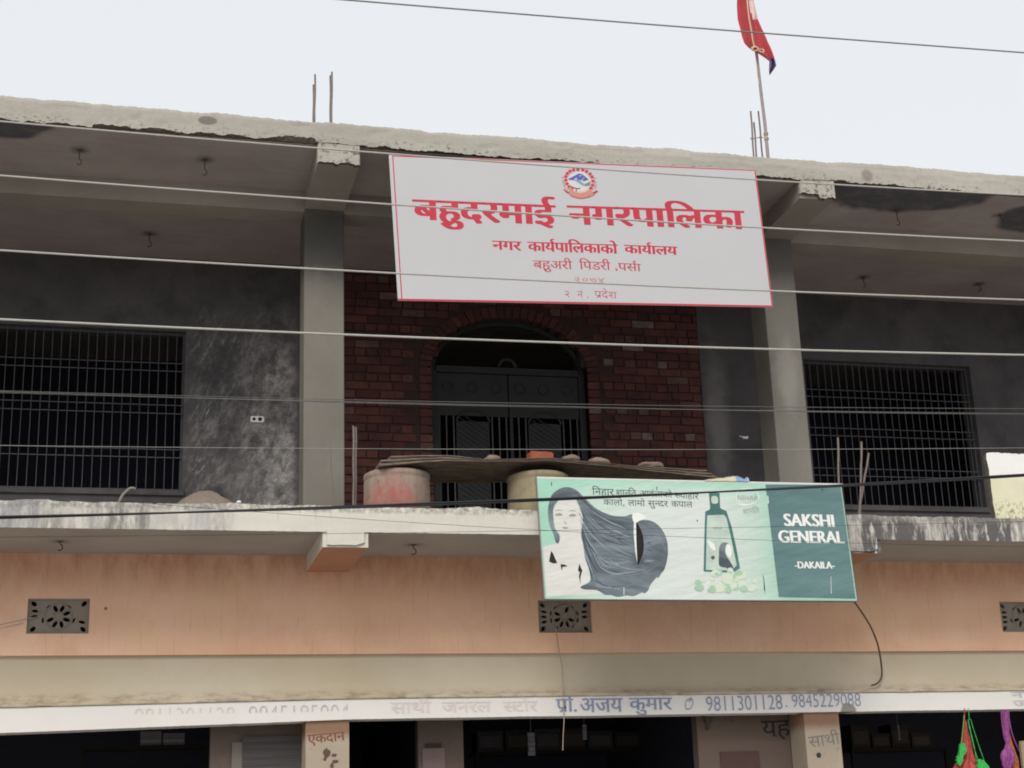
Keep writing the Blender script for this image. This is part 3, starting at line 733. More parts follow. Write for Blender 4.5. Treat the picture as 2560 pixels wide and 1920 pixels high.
for (s0, t0), (s1, t1) in (((.004, .03), (.996, .03)), ((.004, .5), (.996, .5)), ((.004, .97), (.996, .97))):
    a, b = bl(s0, t0), bl(s1, t1); d = Vector((0, 0, .012)); quadprism(m, [a - d, b - d, b + d, a + d], SY + .011, SY + .034)
for s_ in (.01, .33, .66, .99):
    a, b = bl(s_, .01), bl(s_, .99); d = Vector((.012, 0, 0)); quadprism(m, [b - d, b + d, a + d, a - d], SY + .0115, SY + .0335)
m.build('frame', 'steel', SB)
for s_ in (.04, .5, .95):
    m = MB(); a = bl(s_, .05); m.tube([(a.x, SY + .03, a.z), (a.x, 11.2, RZ + .02)], .006, 6); m.build('hanger', 'rebar', SB)
z2 = zq(940, 360, 2.1686)
def sg(x, y): return at(*z2(x, y), SY)
PXM = 2.1686 * 317.0
def W(t, x0, y0, x1, y1, h, b, th): return (t, sg(x0, y0), sg(x1, y1), h / PXM, b, th)
lettering([W('बहुदरमाई', 195, 300, 973, 333, 117, .0, .027), W('नगरपािलका', 1033, 333, 1995, 363, 113, .0, .027)], 'sign_red', 'lettering', SB, NY)
lettering([W('नगर', 628, 524, 788, 530, 52, .0, .010), W('काय^पािलकाको', 820, 530, 1310, 546, 54, .0, .010), W('काय^ालय', 1343, 547, 1633, 557, 50, .0, .010)], 'sign_red', 'lettering', SB, NY)
lettering([W('बहुअरी', 850, 632, 1063, 637, 46, -.004, .004), W('िपडरी', 1100, 637, 1270, 642, 46, -.004, .004), W(',', 1292, 642, 1306, 642, 44, .0, .0), W('पस^ा', 1310, 645, 1436, 651, 45, -.004, .004)], 'sign_red_thin', 'lettering', SB, NY)
lettering([W('२०७४', 1075, 722, 1236, 727, 27, -.012, .0), W('२', 1022, 797, 1048, 798, 34, -.006, .002), W('नं', 1090, 799, 1122, 800, 36, -.006, .002), W('.', 1140, 802, 1148, 802, 36, 0, 0), W('प/देश', 1183, 797, 1307, 803, 38, -.006, .003)], 'sign_red_thin', 'lettering', SB, NY)
# emblem
ze = zq(1380, 410, 15.8)
def em(x, y): return at(*ze(x, y), SY)
EM = MB(); EMM = ['em_white', 'sign_red', 'em_pink', 'em_blue', 'em_dark', 'em_pale', 'em_grey', 'em_green', 'em_salmon', 'em_sand', 'em_brown', 'em_leaf']
def epoly(pts, mi, lift, smooth=True):
    P = [em(*p) for p in (smoothpoly(pts, 3) if smooth else pts)]
    P = [p + Vector((0, -lift, 0)) for p in P]
    a = sum(p.x * q.z - q.x * p.z for p, q in zip(P, P[1:] + P[:1]))
    EM.add(P if a > 0 else P[::-1], [list(range(len(P)))], mi)
def edisc(x, y, rx, ry, mi, lift, k=12): epoly([(x + rx * math.cos(q * 2 * math.pi / k), y + ry * math.sin(q * 2 * math.pi / k)) for q in range(k)], mi, lift, False)
edisc(1065, 745, 455, 450, 0, .0008, 32)
fl_c = [(1020, 225), (850, 240), (710, 290), (605, 380), (545, 500), (545, 640), (590, 785), (680, 900), (780, 975), (1215, 235), (1365, 295), (1500, 400), (1580, 515), (1620, 680), (1600, 840), (1530, 960)]
for i, (x, y) in enumerate(fl_c):
    edisc(x, y, 96, 92, 2, .0010 + .00002 * i)
for i, (x, y) in enumerate(fl_c): edisc(x, y, 66, 62, 1 if i else 10, .0015 + .00002 * i)
epoly([(640, 590), (900, 460), (1040, 380), (1150, 390), (1300, 490), (1440, 620), (1250, 690), (1150, 640), (1000, 620), (860, 640), (680, 640)], 3, .0020, False)
epoly([(1150, 400), (1190, 430), (1440, 620), (1400, 635), (1180, 470)], 4, .0022, False)
for P in ([(880, 590), (960, 555), (1010, 600), (900, 640)], [(1080, 480), (1160, 435), (1185, 455), (1090, 505)], [(1170, 610), (1225, 600), (1225, 655), (1180, 660)], [(1210, 545), (1270, 520), (1295, 545), (1260, 570)]): epoly(P, 5, .0022, False)
epoly([(860, 640), (1010, 625), (1100, 640), (1200, 740), (1290, 790), (1390, 750), (1500, 740), (1490, 850), (1350, 880), (1200, 850), (1080, 780), (960, 690)], 6, .0023, False)
epoly([(1290, 800), (1400, 740), (1510, 690), (1500, 840), (1370, 880)], 7, .0025, False)
epoly([(690, 890), (790, 980), (840, 1060), (1000, 1140), (1150, 1160), (1300, 1120), (1440, 1030), (1560, 1060), (1620, 1150), (1450, 1290), (1200, 1350), (1000, 1330), (800, 1260), (680, 1140)], 8, .0026)
epoly([(840, 1000), (1000, 1060), (1150, 1080), (1400, 1000), (1440, 1030), (1300, 1125), (1000, 1138)], 9, .0028, False)
epoly([(450, 1020), (480, 995), (690, 1130), (660, 1185), (560, 1125)], 1, .0028, False)
epoly([(1600, 1130), (1770, 1035), (1820, 1100), (1690, 1180), (1660, 1245)], 1, .0028, False)
epoly([(640, 1180), (800, 1275), (1000, 1335), (1200, 1350), (1450, 1300), (1650, 1220), (1660, 1240), (1450, 1325), (1200, 1375), (1000, 1360), (790, 1295)], 1, .0030, False)
epoly([(680, 855), (980, 955), (1110, 945), (1110, 985), (985, 990), (965, 1105), (940, 1105), (945, 985), (680, 895)], 10, .0031, False)
for i, (x, y, a) in enumerate(((430, 690, 200), (460, 750, 215), (480, 850, 190), (515, 930, 240), (620, 985, 300), (1730, 720, 25), (1715, 800, 50), (1730, 890, 35), (1700, 970, 60), (1600, 1000, 100), (420, 540, 180), (1690, 560, 0))):
    d = Vector((math.cos(R_(a)), math.sin(R_(a)))); q = Vector((-d.y, d.x))
    epoly([tuple(Vector((x, y)) + d * s + q * r) for s, r in ((-45, -11), (45, -6), (45, 6), (-45, 11))], 11, .0032 + .00002 * i, False)
EM.build('emblem', EMM, SB)

# ------------------------------------------------------------------ the shop's advertising banner
bTL, bTR = Vector((2.962, 10.9, 4.181)), Vector((5.462, 10.9, 4.182))
bBL, bBR = Vector((2.966, 10.82, 3.256)), Vector((5.462, 10.82, 3.249))
BN = (bTR - bTL).cross(bTL - bBL).normalized(); BN = BN if BN.y < 0 else -BN
AB = empty('advertising_banner', (4.21, 10.9, 4.18), 'torn mint green banner showing a long haired woman and a bottle', 'banner')
z7 = zq(1300, 1160, 2.458)
def ba(x, y): return atp(*z7(x, y), bTL, BN)
t = NT('banner_print', .5, .3); p = t.sep()
gx = t.ramp(t.mr(p[0], 2.96, 4.92, 0, 1, False), [(0, (.32, .57, .45)), (.10, (.35, .59, .47)), (.22, (.50, .64, .56)), (.42, (.60, .66, .625)), (.70, (.61, .655, .63)), (.86, (.49, .62, .55)), (1, (.32, .54, .43))])
c = t.mix(t.mth('MULTIPLY', t.mr(p[2], 4.02, 4.2), .85), gx, (.32, .60, .47))
c = t.mix(t.mth('MULTIPLY', t.ramp(t.noise(2.2, 5, .65, t.mapped((1, 1, .6))), [(.5, 0.), (.8, .35)]), 1.0), c, (.58, .58, .52))
t.col(c)
def wrinkle(t, s=.42): t.bump(t.mix(.45, t.noise(2.0, 3, .5, t.tilted((1.6, 1, .55), 8)), t.noise(5, 3, .5, t.tilted((1.3, 1, .35), -14))), s, .06)
wrinkle(t); MT['banner'] = t.m
t = NT('banner_teal_print', .5, .3)
c = t.mix(t.ramp(t.noise(1.9, 4, .6, t.mapped((.6, 1, 2), (0, R_(-18), 0))), [(.35, 0.), (.75, 1.)]), (.085, .165, .17), (.14, .245, .25)); t.col(c); wrinkle(t); MT['teal'] = t.m
t = NT('banner_hair_print', .5, .3)
c = t.mix(t.ramp(t.noise(2.6, 5, .6, t.tilted((1.8, 1, .45), 6), .6), [(.36, 0.), (.60, .55), (.75, 1.)]), (.065, .083, .098), (.29, .35, .385)); t.col(c); wrinkle(t); MT['hair'] = t.m
def wflat(name, c, var, sc):
    t = NT(name, .5, .3); t.col(t.mix(t.noise(sc, 4), tuple(x * (1 - var) for x in c), tuple(x * (1 + var) for x in c))); wrinkle(t); return t.m
MT['skin_print'] = wflat('banner_pale_print', (.63, .63, .595), .06, 3)
MT['tear_dark'] = flat('dark_backing', (.03, .028, .028), .9)
MT['print_ink'] = flat('banner_dark_green_ink', (.045, .10, .09), .5, .2, 20)
MT['print_grey'] = flat('banner_grey_ink', (.33, .36, .34), .5, .1, 20)
MT['print_line'] = flat('banner_faint_ink', (.30, .29, .27), .5, .1, 20)
MT['bottle_teal'] = wflat('banner_bottle_print', (.06, .165, .15), .35, 7)
MT['bottle_label'] = wflat('banner_label_print', (.47, .57, .50), .30, 8)
MT['flower'] = flat('banner_flower_print', (.58, .66, .54), .5, .10, 14)
MT['flower_shade'] = flat('banner_leaf_print', (.36, .53, .40), .5, .2, 14)
MT['banner_white'] = flat('banner_white_print', (.76, .77, .75), .5, .05, 9)
HOLE = [(712, 362), (738, 395), (757, 450), (760, 530), (742, 590), (722, 620), (717, 560), (714, 470)]
def bface(pts, mat, name, lift, hole=None, smooth=True, k=4):
    m = MB(); bpoly(m, pts, lift, hole, smooth, k); return m.build(name, mat, AB)
def bpoly(m, pts, lift, hole=None, smooth=True, k=4, mi=0):
    P = [ba(*q) for q in (smoothpoly(pts, k) if smooth else pts)]; L = [P]
    if hole: L.append([ba(*q) for q in smoothpoly(hole, 3)])
    ex = Vector((1, 0, 0)); ez = BN.cross(ex); ez = ez if ez.z > 0 else -ez
    tri = tessellate_polygon([[Vector((q.dot(ex), q.dot(ez), 0)) for q in l] for l in L])
    A = [q + BN * lift for l in L for q in l]; fs = []
    for f in tri:
        a, b, c_ = (A[i] for i in f)
        fs.append(f if (b - a).cross(c_ - a).dot(BN) > 0 else f[::-1])
    m.add(A, fs, mi)
# sheet, with the torn hole cut through it
m = MB(); outer = [bBL, bBR, bTR, bTL]
hp = [ba(*q) for q in smoothpoly(HOLE, 3)]
ex = Vector((1, 0, 0)); ez = BN.cross(ex); ez = ez if ez.z > 0 else -ez
edge = []
for a, b in zip(outer, outer[1:] + outer[:1]): edge += [a.lerp(b, i / 10) for i in range(10)]
tri = tessellate_polygon([[Vector((q.dot(ex), q.dot(ez), 0)) for q in l] for l in (edge, hp)])
A = edge + hp
m.add(A, [f if (A[f[1]] - A[f[0]]).cross(A[f[2]] - A[f[0]]).dot(BN) > 0 else f[::-1] for f in tri]); SHEET = m.build('sheet', 'banner', AB)
m = MB(); q = [v - BN * .022 for v in outer]; m.add(q, [(0, 1, 2, 3)]); m.build('backing', 'tear_dark', AB)
m = MB()
for a, b in zip(outer, outer[1:] + outer[:1]):
    m.tube([a.lerp(b, .002) - BN * .012, a.lerp(b, .998) - BN * .012], .011, 6)
m.tube([bTL.lerp(bTR, .0) - BN * .011 + Vector((0, 0, .004)), bTR - BN * .011 + Vector((.02, 0, .004))], .013, 6, 1)
for s_ in (.1, .5, .9): a = bTL.lerp(bTR, s_); m.tube([a - BN * .012, (a.x, LF + .02, a.z - .3)], .008, 6)
m.build('frame', ['steel', 'skin_print'], AB)
bface([(1508, 126), (1968, 128), (2062, 828), (1590, 818)], 'teal', 'teal_panel', .0007, None, False)
HAIR = [(285, 142), (345, 160), (400, 212), (470, 275), (560, 315), (640, 322), (688, 310), (712, 352), (760, 343), (820, 355), (870, 400), (903, 470), (908, 560), (890, 640), (868, 672), (850, 700), (838, 698), (800, 745), (788, 775), (765, 795), (748, 790), (700, 812), (655, 808), (600, 817), (560, 806), (520, 803), (470, 775), (400, 772), (372, 755), (430, 720), (425, 650), (400, 580), (388, 500), (375, 430), (385, 330), (345, 220), (285, 205), (235, 225), (205, 270), (205, 340), (215, 400), (243, 440), (240, 480), (222, 486), (205, 430), (180, 370), (172, 280), (190, 200), (230, 160)]
WOMAN = [(285, 203), (345, 218), (384, 322), (410, 338), (406, 372), (386, 382), (377, 430), (389, 510), (418, 640), (431, 718), (372, 755), (400, 772), (470, 775), (515, 800), (162, 814), (141, 512), (215, 489), (243, 475), (241, 425), (212, 385), (203, 290), (235, 226)]
bface(WOMAN, 'skin_print', 'printed_woman', .0007, None, False)
bface(HAIR, 'hair', 'printed_hair', .0010, HOLE)
UP = smoothpoly([(300, 150), (350, 180), (400, 228), (470, 287), (560, 327), (640, 336), (700, 352), (760, 357), (820, 372), (866, 412), (893, 470), (897, 540)], 6, False)
LO = smoothpoly([(378, 400), (386, 450), (400, 560), (424, 650), (444, 724), (476, 764), (540, 792), (620, 802), (700, 797), (768, 768), (828, 700), (878, 612)], 6, False)
def inside(p, poly):
    r = False
    for (x0, y0), (x1, y1) in zip(poly, poly[1:] + poly[:1]):
        if (y0 > p[1]) != (y1 > p[1]) and p[0] < (x1 - x0) * (p[1] - y0) / (y1 - y0) + x0: r = not r
    return r
hr = random.Random(3); m = MB()
for q in range(70):
    s0 = hr.random(); tone = hr.choice((0, 0, 1, 1, 2)); wd = hr.uniform(2.5, 8); a_ = int(hr.uniform(2, 30)); b_ = int(a_ + hr.uniform(14, 40)); ph = hr.random() * 6
    if abs(s0 - .55) < .10 and tone == 0: tone = 2
    run = []
    def flush():
        if len(run) > 3:
            n_ = len(run); L_ = []; R2 = []
            for i_, p_ in enumerate(run):
                d_ = (run[min(i_ + 1, n_ - 1)] - run[max(i_ - 1, 0)]).normalized(); o_ = Vector((-d_.y, d_.x)) * wd * math.sin(math.pi * i_ / (n_ - 1)) * .5; L_.append(ba(*(p_ + o_)) + BN * (.0012 + q * .000005)); R2.append(ba(*(p_ - o_)) + BN * (.0012 + q * .000005))
            m.grid([L_, R2], tone)
        run.clear()
    for i_ in range(a_, min(b_, len(UP))):
        ss = min(.985, max(.02, s0 + .05 * math.sin(i_ * .14 + ph))); p_ = UP[i_].lerp(LO[i_], ss)
        if inside(p_, HOLE) or any(inside(p_ + Vector(o_), HOLE) for o_ in ((9, 0), (-9, 0), (0, 9), (0, -9))): flush()
        else: run.append(p_)
    flush()
m.build('printed_hair_strands', [wflat('banner_dark_strand', (.048, .062, .075), .2, 9), wflat('banner_mid_strand', (.16, .20, .225), .2, 9), wflat('banner_light_strand', (.27, .33, .365), .2, 9)], AB)
for P, l_, sm_ in (([(700, 345), (712, 362), (714, 470), (720, 612), (708, 540), (698, 430)], .0030, False), ([(690, 312), (725, 300), (765, 318), (768, 340), (740, 346), (712, 362), (695, 352)], .0026, True), ([(635, 760), (639, 760), (640, 805), (637, 805)], .0030, False), ([(1519, 195), (1525, 195), (1528, 242), (1522, 242)], .0016, False), ([(1909, 690), (1911, 690), (1914, 798), (1911, 798)], .0016, False)):
    bface(P, 'banner_white', 'torn_edge', l_, None, sm_)
for P in ([(190, 535), (202, 548), (228, 608), (205, 612), (178, 600)], [(248, 616), (275, 618), (290, 630), (262, 632), (256, 655)], [(363, 612), (383, 655), (372, 690), (370, 738), (362, 690), (366, 665), (356, 655)], [(1490, 672), (1498, 700), (1503, 740), (1507, 796), (1499, 770), (1497, 720)], [(190, 110), (194, 110), (196, 135), (192, 135)], [(838, 140), (842, 140), (844, 160), (839, 160)], [(1852, 152), (1858, 152), (1860, 168), (1855, 168)], [(1086, 345), (1093, 343), (1092, 355), (1087, 354)]): bface(P, 'tear_dark', 'tear', .0017, None, False)
m = MB()
for x, y in ((238, 312), (322, 316)):
    bpoly(m, [(x - 24, y + 2), (x - 6, y - 9), (x + 12, y - 8), (x + 24, y + 3), (x + 4, y + 7), (x - 10, y + 7)], .0013)
    bpoly(m, [(x - 26, y - 22), (x, y - 32), (x + 26, y - 22), (x, y - 27)], .0013)
bpoly(m, [(272, 345), (280, 362), (290, 366), (276, 368)], .0013); bpoly(m, [(258, 392), (276, 386), (284, 389), (300, 392), (280, 399)], .0013)
m.build('printed_face', 'print_line', AB)
bl2 = lambda t_, x0, y0, x1, y1, h, b=.0, th=.002: (t_, ba(x0, y0), ba(x1, y1), h / 2.458 / 330., b, th)
lettering([bl2('िनहार', 442, 150, 578, 156, 40), bl2('शान<ित', 590, 158, 715, 163, 38), bl2('आवंलाको', 735, 164, 935, 173, 36), bl2('स<याहार', 950, 174, 1098, 184, 36), bl2('कालो,', 512, 218, 640, 222, 36), bl2('लामो', 662, 222, 768, 225, 36), bl2('सुन<दर', 785, 225, 910, 229, 36), bl2('कपाल', 928, 229, 1060, 233, 36)], 'print_ink', 'lettering', AB, BN, .0012)
# bottle
m = MB(); bpoly(m, [(1160, 176), (1226, 178), (1230, 268), (1242, 278), (1268, 288), (1300, 385), (1330, 520), (1352, 640), (1310, 668), (1128, 662), (1134, 400), (1138, 292), (1165, 280), (1168, 268)], .0007, None, False)
BOT = m.build('printed_bottle', 'bottle_teal', AB)
m = MB(); bpoly(m, [(1150, 316), (1252, 312), (1268, 330), (1300, 470), (1332, 622), (1300, 655), (1142, 650), (1146, 450)], .0011, None, False); bpoly(m, [(1178, 200), (1212, 202), (1214, 240), (1180, 240)], .0011, None, True); m.build('printed_label', 'bottle_label', AB)
m = MB(); bpoly(m, [(1222, 560), (1226, 505), (1250, 482), (1280, 490), (1268, 510), (1262, 550), (1285, 590), (1312, 640), (1300, 668), (1270, 640), (1225, 625)], .0015); bpoly(m, [(1172, 575), (1185, 562), (1198, 575), (1185, 588)], .0015); m.build('printed_label_hair', 'hair', AB)
m = MB(); bpoly(m, [(1270, 495), (1292, 500), (1302, 540), (1292, 572), (1272, 560), (1262, 530)], .0018); bpoly(m, [(1150, 470), (1190, 490), (1200, 530), (1175, 520)], .0015)
for q in range(20):
    a0, a1 = q * .314, (q + 1) * .314
    bpoly(m, [(1398 + 72 * math.cos(a0), 200 + 52 * math.sin(a0)), (1398 + 72 * math.cos(a1), 200 + 52 * math.sin(a1)), (1398 + 68 * math.cos(a1), 200 + 48 * math.sin(a1)), (1398 + 68 * math.cos(a0), 200 + 48 * math.sin(a0))], .0012, None, False)
m.build('printed_highlight', 'banner_white', AB); m = MB(); bpoly(m, [(1322, 240), (1345, 252), (1385, 258), (1420, 250), (1445, 232), (1420, 244), (1385, 250), (1350, 245)], .0013, None, False)
m.build('printed_highlight', 'banner_white', AB)
lettering([bl2('NIHAR', 1335, 190, 1462, 196, 32, -.006, .001), bl2('शान<ित', 1368, 280, 1468, 268, 32, -.004, .001), bl2('NIHAR', 1185, 385, 1245, 388, 18, .0, .0)], 'print_grey', 'lettering', AB, BN, .0022)
m = MB()
fr = random.Random(4)
for i in range(46):
    x = fr.gauss(1265, 88); y = fr.uniform(650, 790); r = fr.uniform(14, 34)
    if not (1085 < x < 1445): continue
    bpoly(m, [(x + r * (1 + .25 * fr.uniform(-1, 1)) * math.cos(q * .785), y + r * .8 * math.sin(q * .785)) for q in range(8)], .0020 + .00003 * i, None, True, 3, i % 3 == 0)
bpoly(m, [(1160, 770), (1180, 745), (1205, 770), (1185, 795)], .0036, None, True, 3, 1); bpoly(m, [(1255, 775), (1280, 750), (1300, 775), (1280, 797)], .0037, None, True, 3, 1)
m.build('printed_flowers', ['flower', 'flower_shade'], AB)
lettering([bl2('SAKSHI', 1615, 306, 1925, 312, 80, .0, .013), bl2('GENERAL', 1582, 408, 1986, 415, 78, .0, .012), bl2('-DAKAILA-', 1684, 599, 1930, 601, 44, .0, .007)], 'banner_white', 'lettering', AB, BN, .0014)

# ------------------------------------------------------------------ flag and pole
z8 = zq(1600, 0, 3.687)
YP = 11.8
def pf(x, y, d=0.): return at(*z8(x, y), YP + d)
MT['pole'] = flat('weathered_bamboo_pole', (.30, .255, .26), .75, .25, 18)
MT['straw'] = flat('straw_rope', (.60, .50, .33), .9, .2, 40)
b = pf(1178, 1435); t_ = pf(955, -420)
PB = b + (b - t_) * ((b.z - 7.05) / (t_.z - b.z))
FP = empty('flagpole', PB, 'thin leaning pole tied to the rods on the roof, carrying the red flag', 'flagpole')
m = MB(); pts = [PB, b, pf(1150, 1130), pf(1125, 930), pf(1100, 720), pf(1072, 480), pf(1035, 250), pf(995, 0), t_]
m.tube(pts, .0165, 10, 0, True, .012); m.build('pole', 'pole', FP)
m = MB()
for y in (1225, 1240, 1275, 1285):
    c0 = pf(1158 + (y - 1225) * .13, y); m.tube([c0 + Vector((.02 * math.cos(q * .6283), .02 * math.sin(q * .6283), .003 * math.sin(q))) for q in range(11)], .004, 5)
rb = [at(u, 345, y) for u, y in ((1879, 12.1), (1886, 12.16), (1901, 12.2))]
c0 = pf(1160, 1270); m.tube([c0, rb[2] + Vector((0, -.012, 0)), rb[1] + Vector((0, -.012, -.01)), rb[0] + Vector((-.012, 0, 0)), rb[0] + Vector((.0, .012, -.01)), rb[2] + Vector((.01, .012, .02)), c0 + Vector((0, .02, .01))], .0035, 5)
m.tube(smoothpoly([pf(1068, 520, -.017), pf(1078, 620, -.02), pf(1085, 700, -.018), pf(1100, 780, -.021)], 4, False), .004, 5)
m.build('tie_rope', 'straw', FP)
m = MB(); m.tube(smoothpoly([pf(960, -350, -.10), pf(985, -20, -.11), pf(1000, 130, -.115), pf(1020, 250, -.115), pf(1040, 370, -.11), pf(1055, 440, -.10)], 5, False), .006, 6)
kn = [(1025, 445), (1055, 425), (1090, 450), (1060, 470), (1030, 455), (1065, 432), (1100, 455), (1135, 455), (1138, 480), (1110, 478), (1080, 458)]
m.tube(smoothpoly([pf(x, y, -.105 - .006 * (i % 3)) for i, (x, y) in enumerate(kn)], 4, False), .0055, 6); m.build('flag_cord', 'straw', FP)
ROWS = [(-420, 915, 985), (-300, 902, 1005), (-150, 896, 1025), (0, 893, 1047), (60, 893, 1060), (120, 896, 1073), (180, 900, 1087), (260, 922, 1122), (340, 940, 1160), (400, 962, 1185), (440, 1000, 1205), (470, 1045, 1217), (500, 1100, 1228), (540, 1160, 1241), (565, 1192, 1248), (605, 1190, 1257), (650, 1188, 1228), (692, 1192, 1196)]
NS = 16; rows = []
for i, (y, l, r_) in enumerate(ROWS):
    row = []
    for k in range(NS + 1):
        s_ = k / NS; px_ = 1040 if y > 200 else 995
        x = l + (r_ - l) * s_
        d = -.022 + .055 * math.sin(s_ * 9.5 + y * .004) * (1 - .3 * s_) - .035 * math.exp(-((x - (995 + y * .13)) / 45) ** 2)
        row.append(pf(x, y, d))
    rows.append(row)
m = MB(); nr = len(rows)
vs = [p for r in rows for p in r]
for i in range(nr - 1):
    for k in range(NS):
        yy = ROWS[i][0]
        mi = 1 if yy >= 540 or (yy >= 470 and k == 0) else (2 if 0 <= yy < 180 and k >= NS - 4 - (yy < 100) else 0)
        m.f.append([i * (NS + 1) + k, i * (NS + 1) + k + 1, (i + 1) * (NS + 1) + k + 1, (i + 1) * (NS + 1) + k]); m.mi.append(mi); m.sm.append(True)
m.v = vs
t = NT('red_flag_cloth', .85); t.col(t.mix(t.noise(5, 4), (.46, .055, .075), (.58, .095, .11))); t.b.inputs['Sheen Weight'].default_value = .2
tr = t.n('ShaderNodeBsdfTranslucent'); tr.inputs[0].default_value = (.75, .12, .13, 1); ms = t.n('ShaderNodeMixShader'); ms.inputs[0].default_value = .5
t.t.links.new(t.b.outputs[0], ms.inputs[1]); t.t.links.new(tr.outputs[0], ms.inputs[2]); t.t.links.new(ms.outputs[0], t.t.nodes['Material Output'].inputs[0])
tag(m.build('flag', [t.m, flat('blue_flag_border', (.17, .13, .27), .85), flat('white_flag_emblem', (.75, .62, .62), .85)], None, pf(995, 0)),
    'limp red flag with a blue border, furled and tied to the leaning pole', 'flag')

# ------------------------------------------------------------------ overhead cables
import numpy as np
MT['alu'] = flat('weathered_aluminium_cable', (.42, .405, .375), .6, .15, 30, .3)
MT['alu_dull'] = flat('dull_cable', (.20, .19, .19), .65, .2, 30, .3)
MT['black_pvc'] = flat('black_cable_sheath', (.022, .022, .026), .5, .2, 20, .3)
MT['dim_wire'] = flat('grimy_wire', (.13, .125, .12), .7, .3, 25)
MT['hair_wire'] = flat('thin_steel_wire', (.33, .31, .29), .6, .2, 20, .3)
def cable(px, y, r, mat, label, ext=7.0, strands=1, off=.012, name='overhead_cable', sep=None, grp='overhead cables crossing in front of the building'):
    P = [at(u, v, y) for u, v in px]
    xs_ = np.array([p.x for p in P]); zs_ = np.array([p.z for p in P]); k = np.polyfit(xs_, zs_, 2 if len(P) > 2 else 1)
    if len(P) > 2: k[0] = max(min(k[0], .012), -.0005) if abs(k[0]) > .012 or k[0] < -.0005 else k[0]
    if len(P) > 2: kk = np.polyfit(xs_, zs_ - k[0] * xs_ ** 2, 1); k = np.array([k[0], *kk])
    a, b_ = xs_.min() - ext, xs_.max() + ext; n = 120; m = MB()
    for s_ in range(strands):
        def o(x):
            ph = x * .9 + s_ * math.pi
            return Vector((0, off * math.cos(ph), off * math.sin(ph))) if strands > 1 else Vector((0, 0, 0))
        m.tube([Vector((x, y + .004 * nz(x * .7, y), float(np.polyval(k, x)))) + o(x) for x in (a + (b_ - a) * i / n for i in range(n + 1))], r, 6)
    ob = m.build(name, mat, None, (float((a + b_) / 2), y, float(np.polyval(k, (a + b_) / 2))))
    return tag(ob, label, 'cable', grp)
YC = 9.4
cable([(868, 0), (1600, 59), (2200, 105), (2560, 132)], YC, .0056, 'alu_dull', 'grey cable crossing open sky and the red flag above the roof')
cable([(0, 303.7), (900, 377.8), (1960, 454.5), (2560, 488)], YC, .0058, 'alu', 'pale cable grazing the round emblem at the top of the white signboard')
cable([(0, 439.2), (900, 505), (1960, 573), (2560, 603)], YC, .0062, 'alu', 'pale cable running through the largest red letters of the signboard')
cable([(0, 626), (900, 678), (1960, 729), (2560, 749.7)], YC, .0064, 'alu', 'pale cable crossing the lowest lines of lettering on the signboard')
cable([(0, 798), (900, 839), (1800, 868.5), (2560, 888)], YC, .0072, 'alu', 'thickest pale cable, passing just under the signboard across the door arch')
cable([(0, 977), (840, 998.2), (1700, 1014.7), (2560, 1021.7)], 9.9, .0022, 'dim_wire', 'upper and thinner wire of the close pair crossing both barred windows')
cable([(0, 980), (840, 1006), (1700, 1022.4), (2147, 1030), (2560, 1036)], 9.6, .0026, 'dim_wire', 'lower and thicker wire of the close pair crossing both barred windows', strands=2, off=.0035)
cable([(0, 1113.6), (900, 1121.7), (1800, 1123.7), (2560, 1119.7)], 9.9, .0017, 'hair_wire', 'hair-thin wire passing just above the bricks on the stacked mats')
cable([(0, 1292), (390, 1283.7), (900, 1270), (1348, 1248), (1800, 1228), (2128, 1212), (2560, 1189)], 9.2, .0062, 'black_pvc', 'thick black twin cable rising across the top of the green banner', strands=2, off=.006)
cable([(816, 1334), (1353, 1327), (1930, 1316.6), (2560, 1304)], 10.2, .0014, 'black_pvc', 'fine dark wire crossing the green banner at the height of its capital letters')
cable([(696, 1283), (1040, 1307), (1353, 1328), (1707, 1339), (2113, 1358)], 10.3, .0014, 'black_pvc', 'fine dark wire sloping down across the printed bottle on the green banner')
m = MB(); m.tube(smoothpoly([at(-260, 1620, 11.5), at(0, 1562, 11.9), at(50, 1551, 11.96), at(98, 1541, 12.02)], 5, False), .003, 5); m.tube(smoothpoly([at(-260, 1632, 11.5), at(0, 1571, 11.9), at(68, 1556, 12.02)], 5, False), .0022, 5)
tag(m.build('vent_wire', 'hair_wire', None, at(0, 1562, 11.9)), 'short pair of wires running into the vent block below the first barred window', 'wire')
m = MB(); z6 = zq(2060, 1460, 3.606)
pts = [(250, 128, 10.86), (268, 152, 10.87), (320, 225, 11.02), (370, 300, 11.2), (415, 375, 11.38), (450, 450, 11.55), (478, 525, 11.7), (497, 600, 11.83), (512, 690, 11.92), (521, 770, 11.975), (520, 830, 11.97), (497, 880, 11.95), (460, 905, 11.945), (428, 913, 11.945)]
m.tube(smoothpoly([at(*z6(x, y), d) for x, y, d in pts], 4, False), .0078, 8)
tag(m.build('loose_cable', flat('brown_cable_sheath', (.13, .072, .035), .55, .2, 30, .3), None, at(2133, 1501, 10.86)), 'brown cable curving from the lower corner of the green banner to the band below', 'cable')
m = MB(); m.tube(smoothpoly([at(1389, 1556, 12.03), at(1391, 1582, 11.995), at(1395, 1610, 11.992), at(1398, 1632, 11.99), at(1404, 1665, 11.985), at(1406, 1722, 11.94), at(1408, 1760, 11.945), at(1410, 1800, 11.94), at(1408, 1838, 11.942), at(1407, 1876, 11.94)], 5, False), .0036, 6)
tag(m.build('hanging_string', flat('frayed_string', (.42, .34, .25), .9, .35, 60), None, at(1389, 1556, 12.02)), 'frayed string dangling from the vent block under the green banner', 'string')

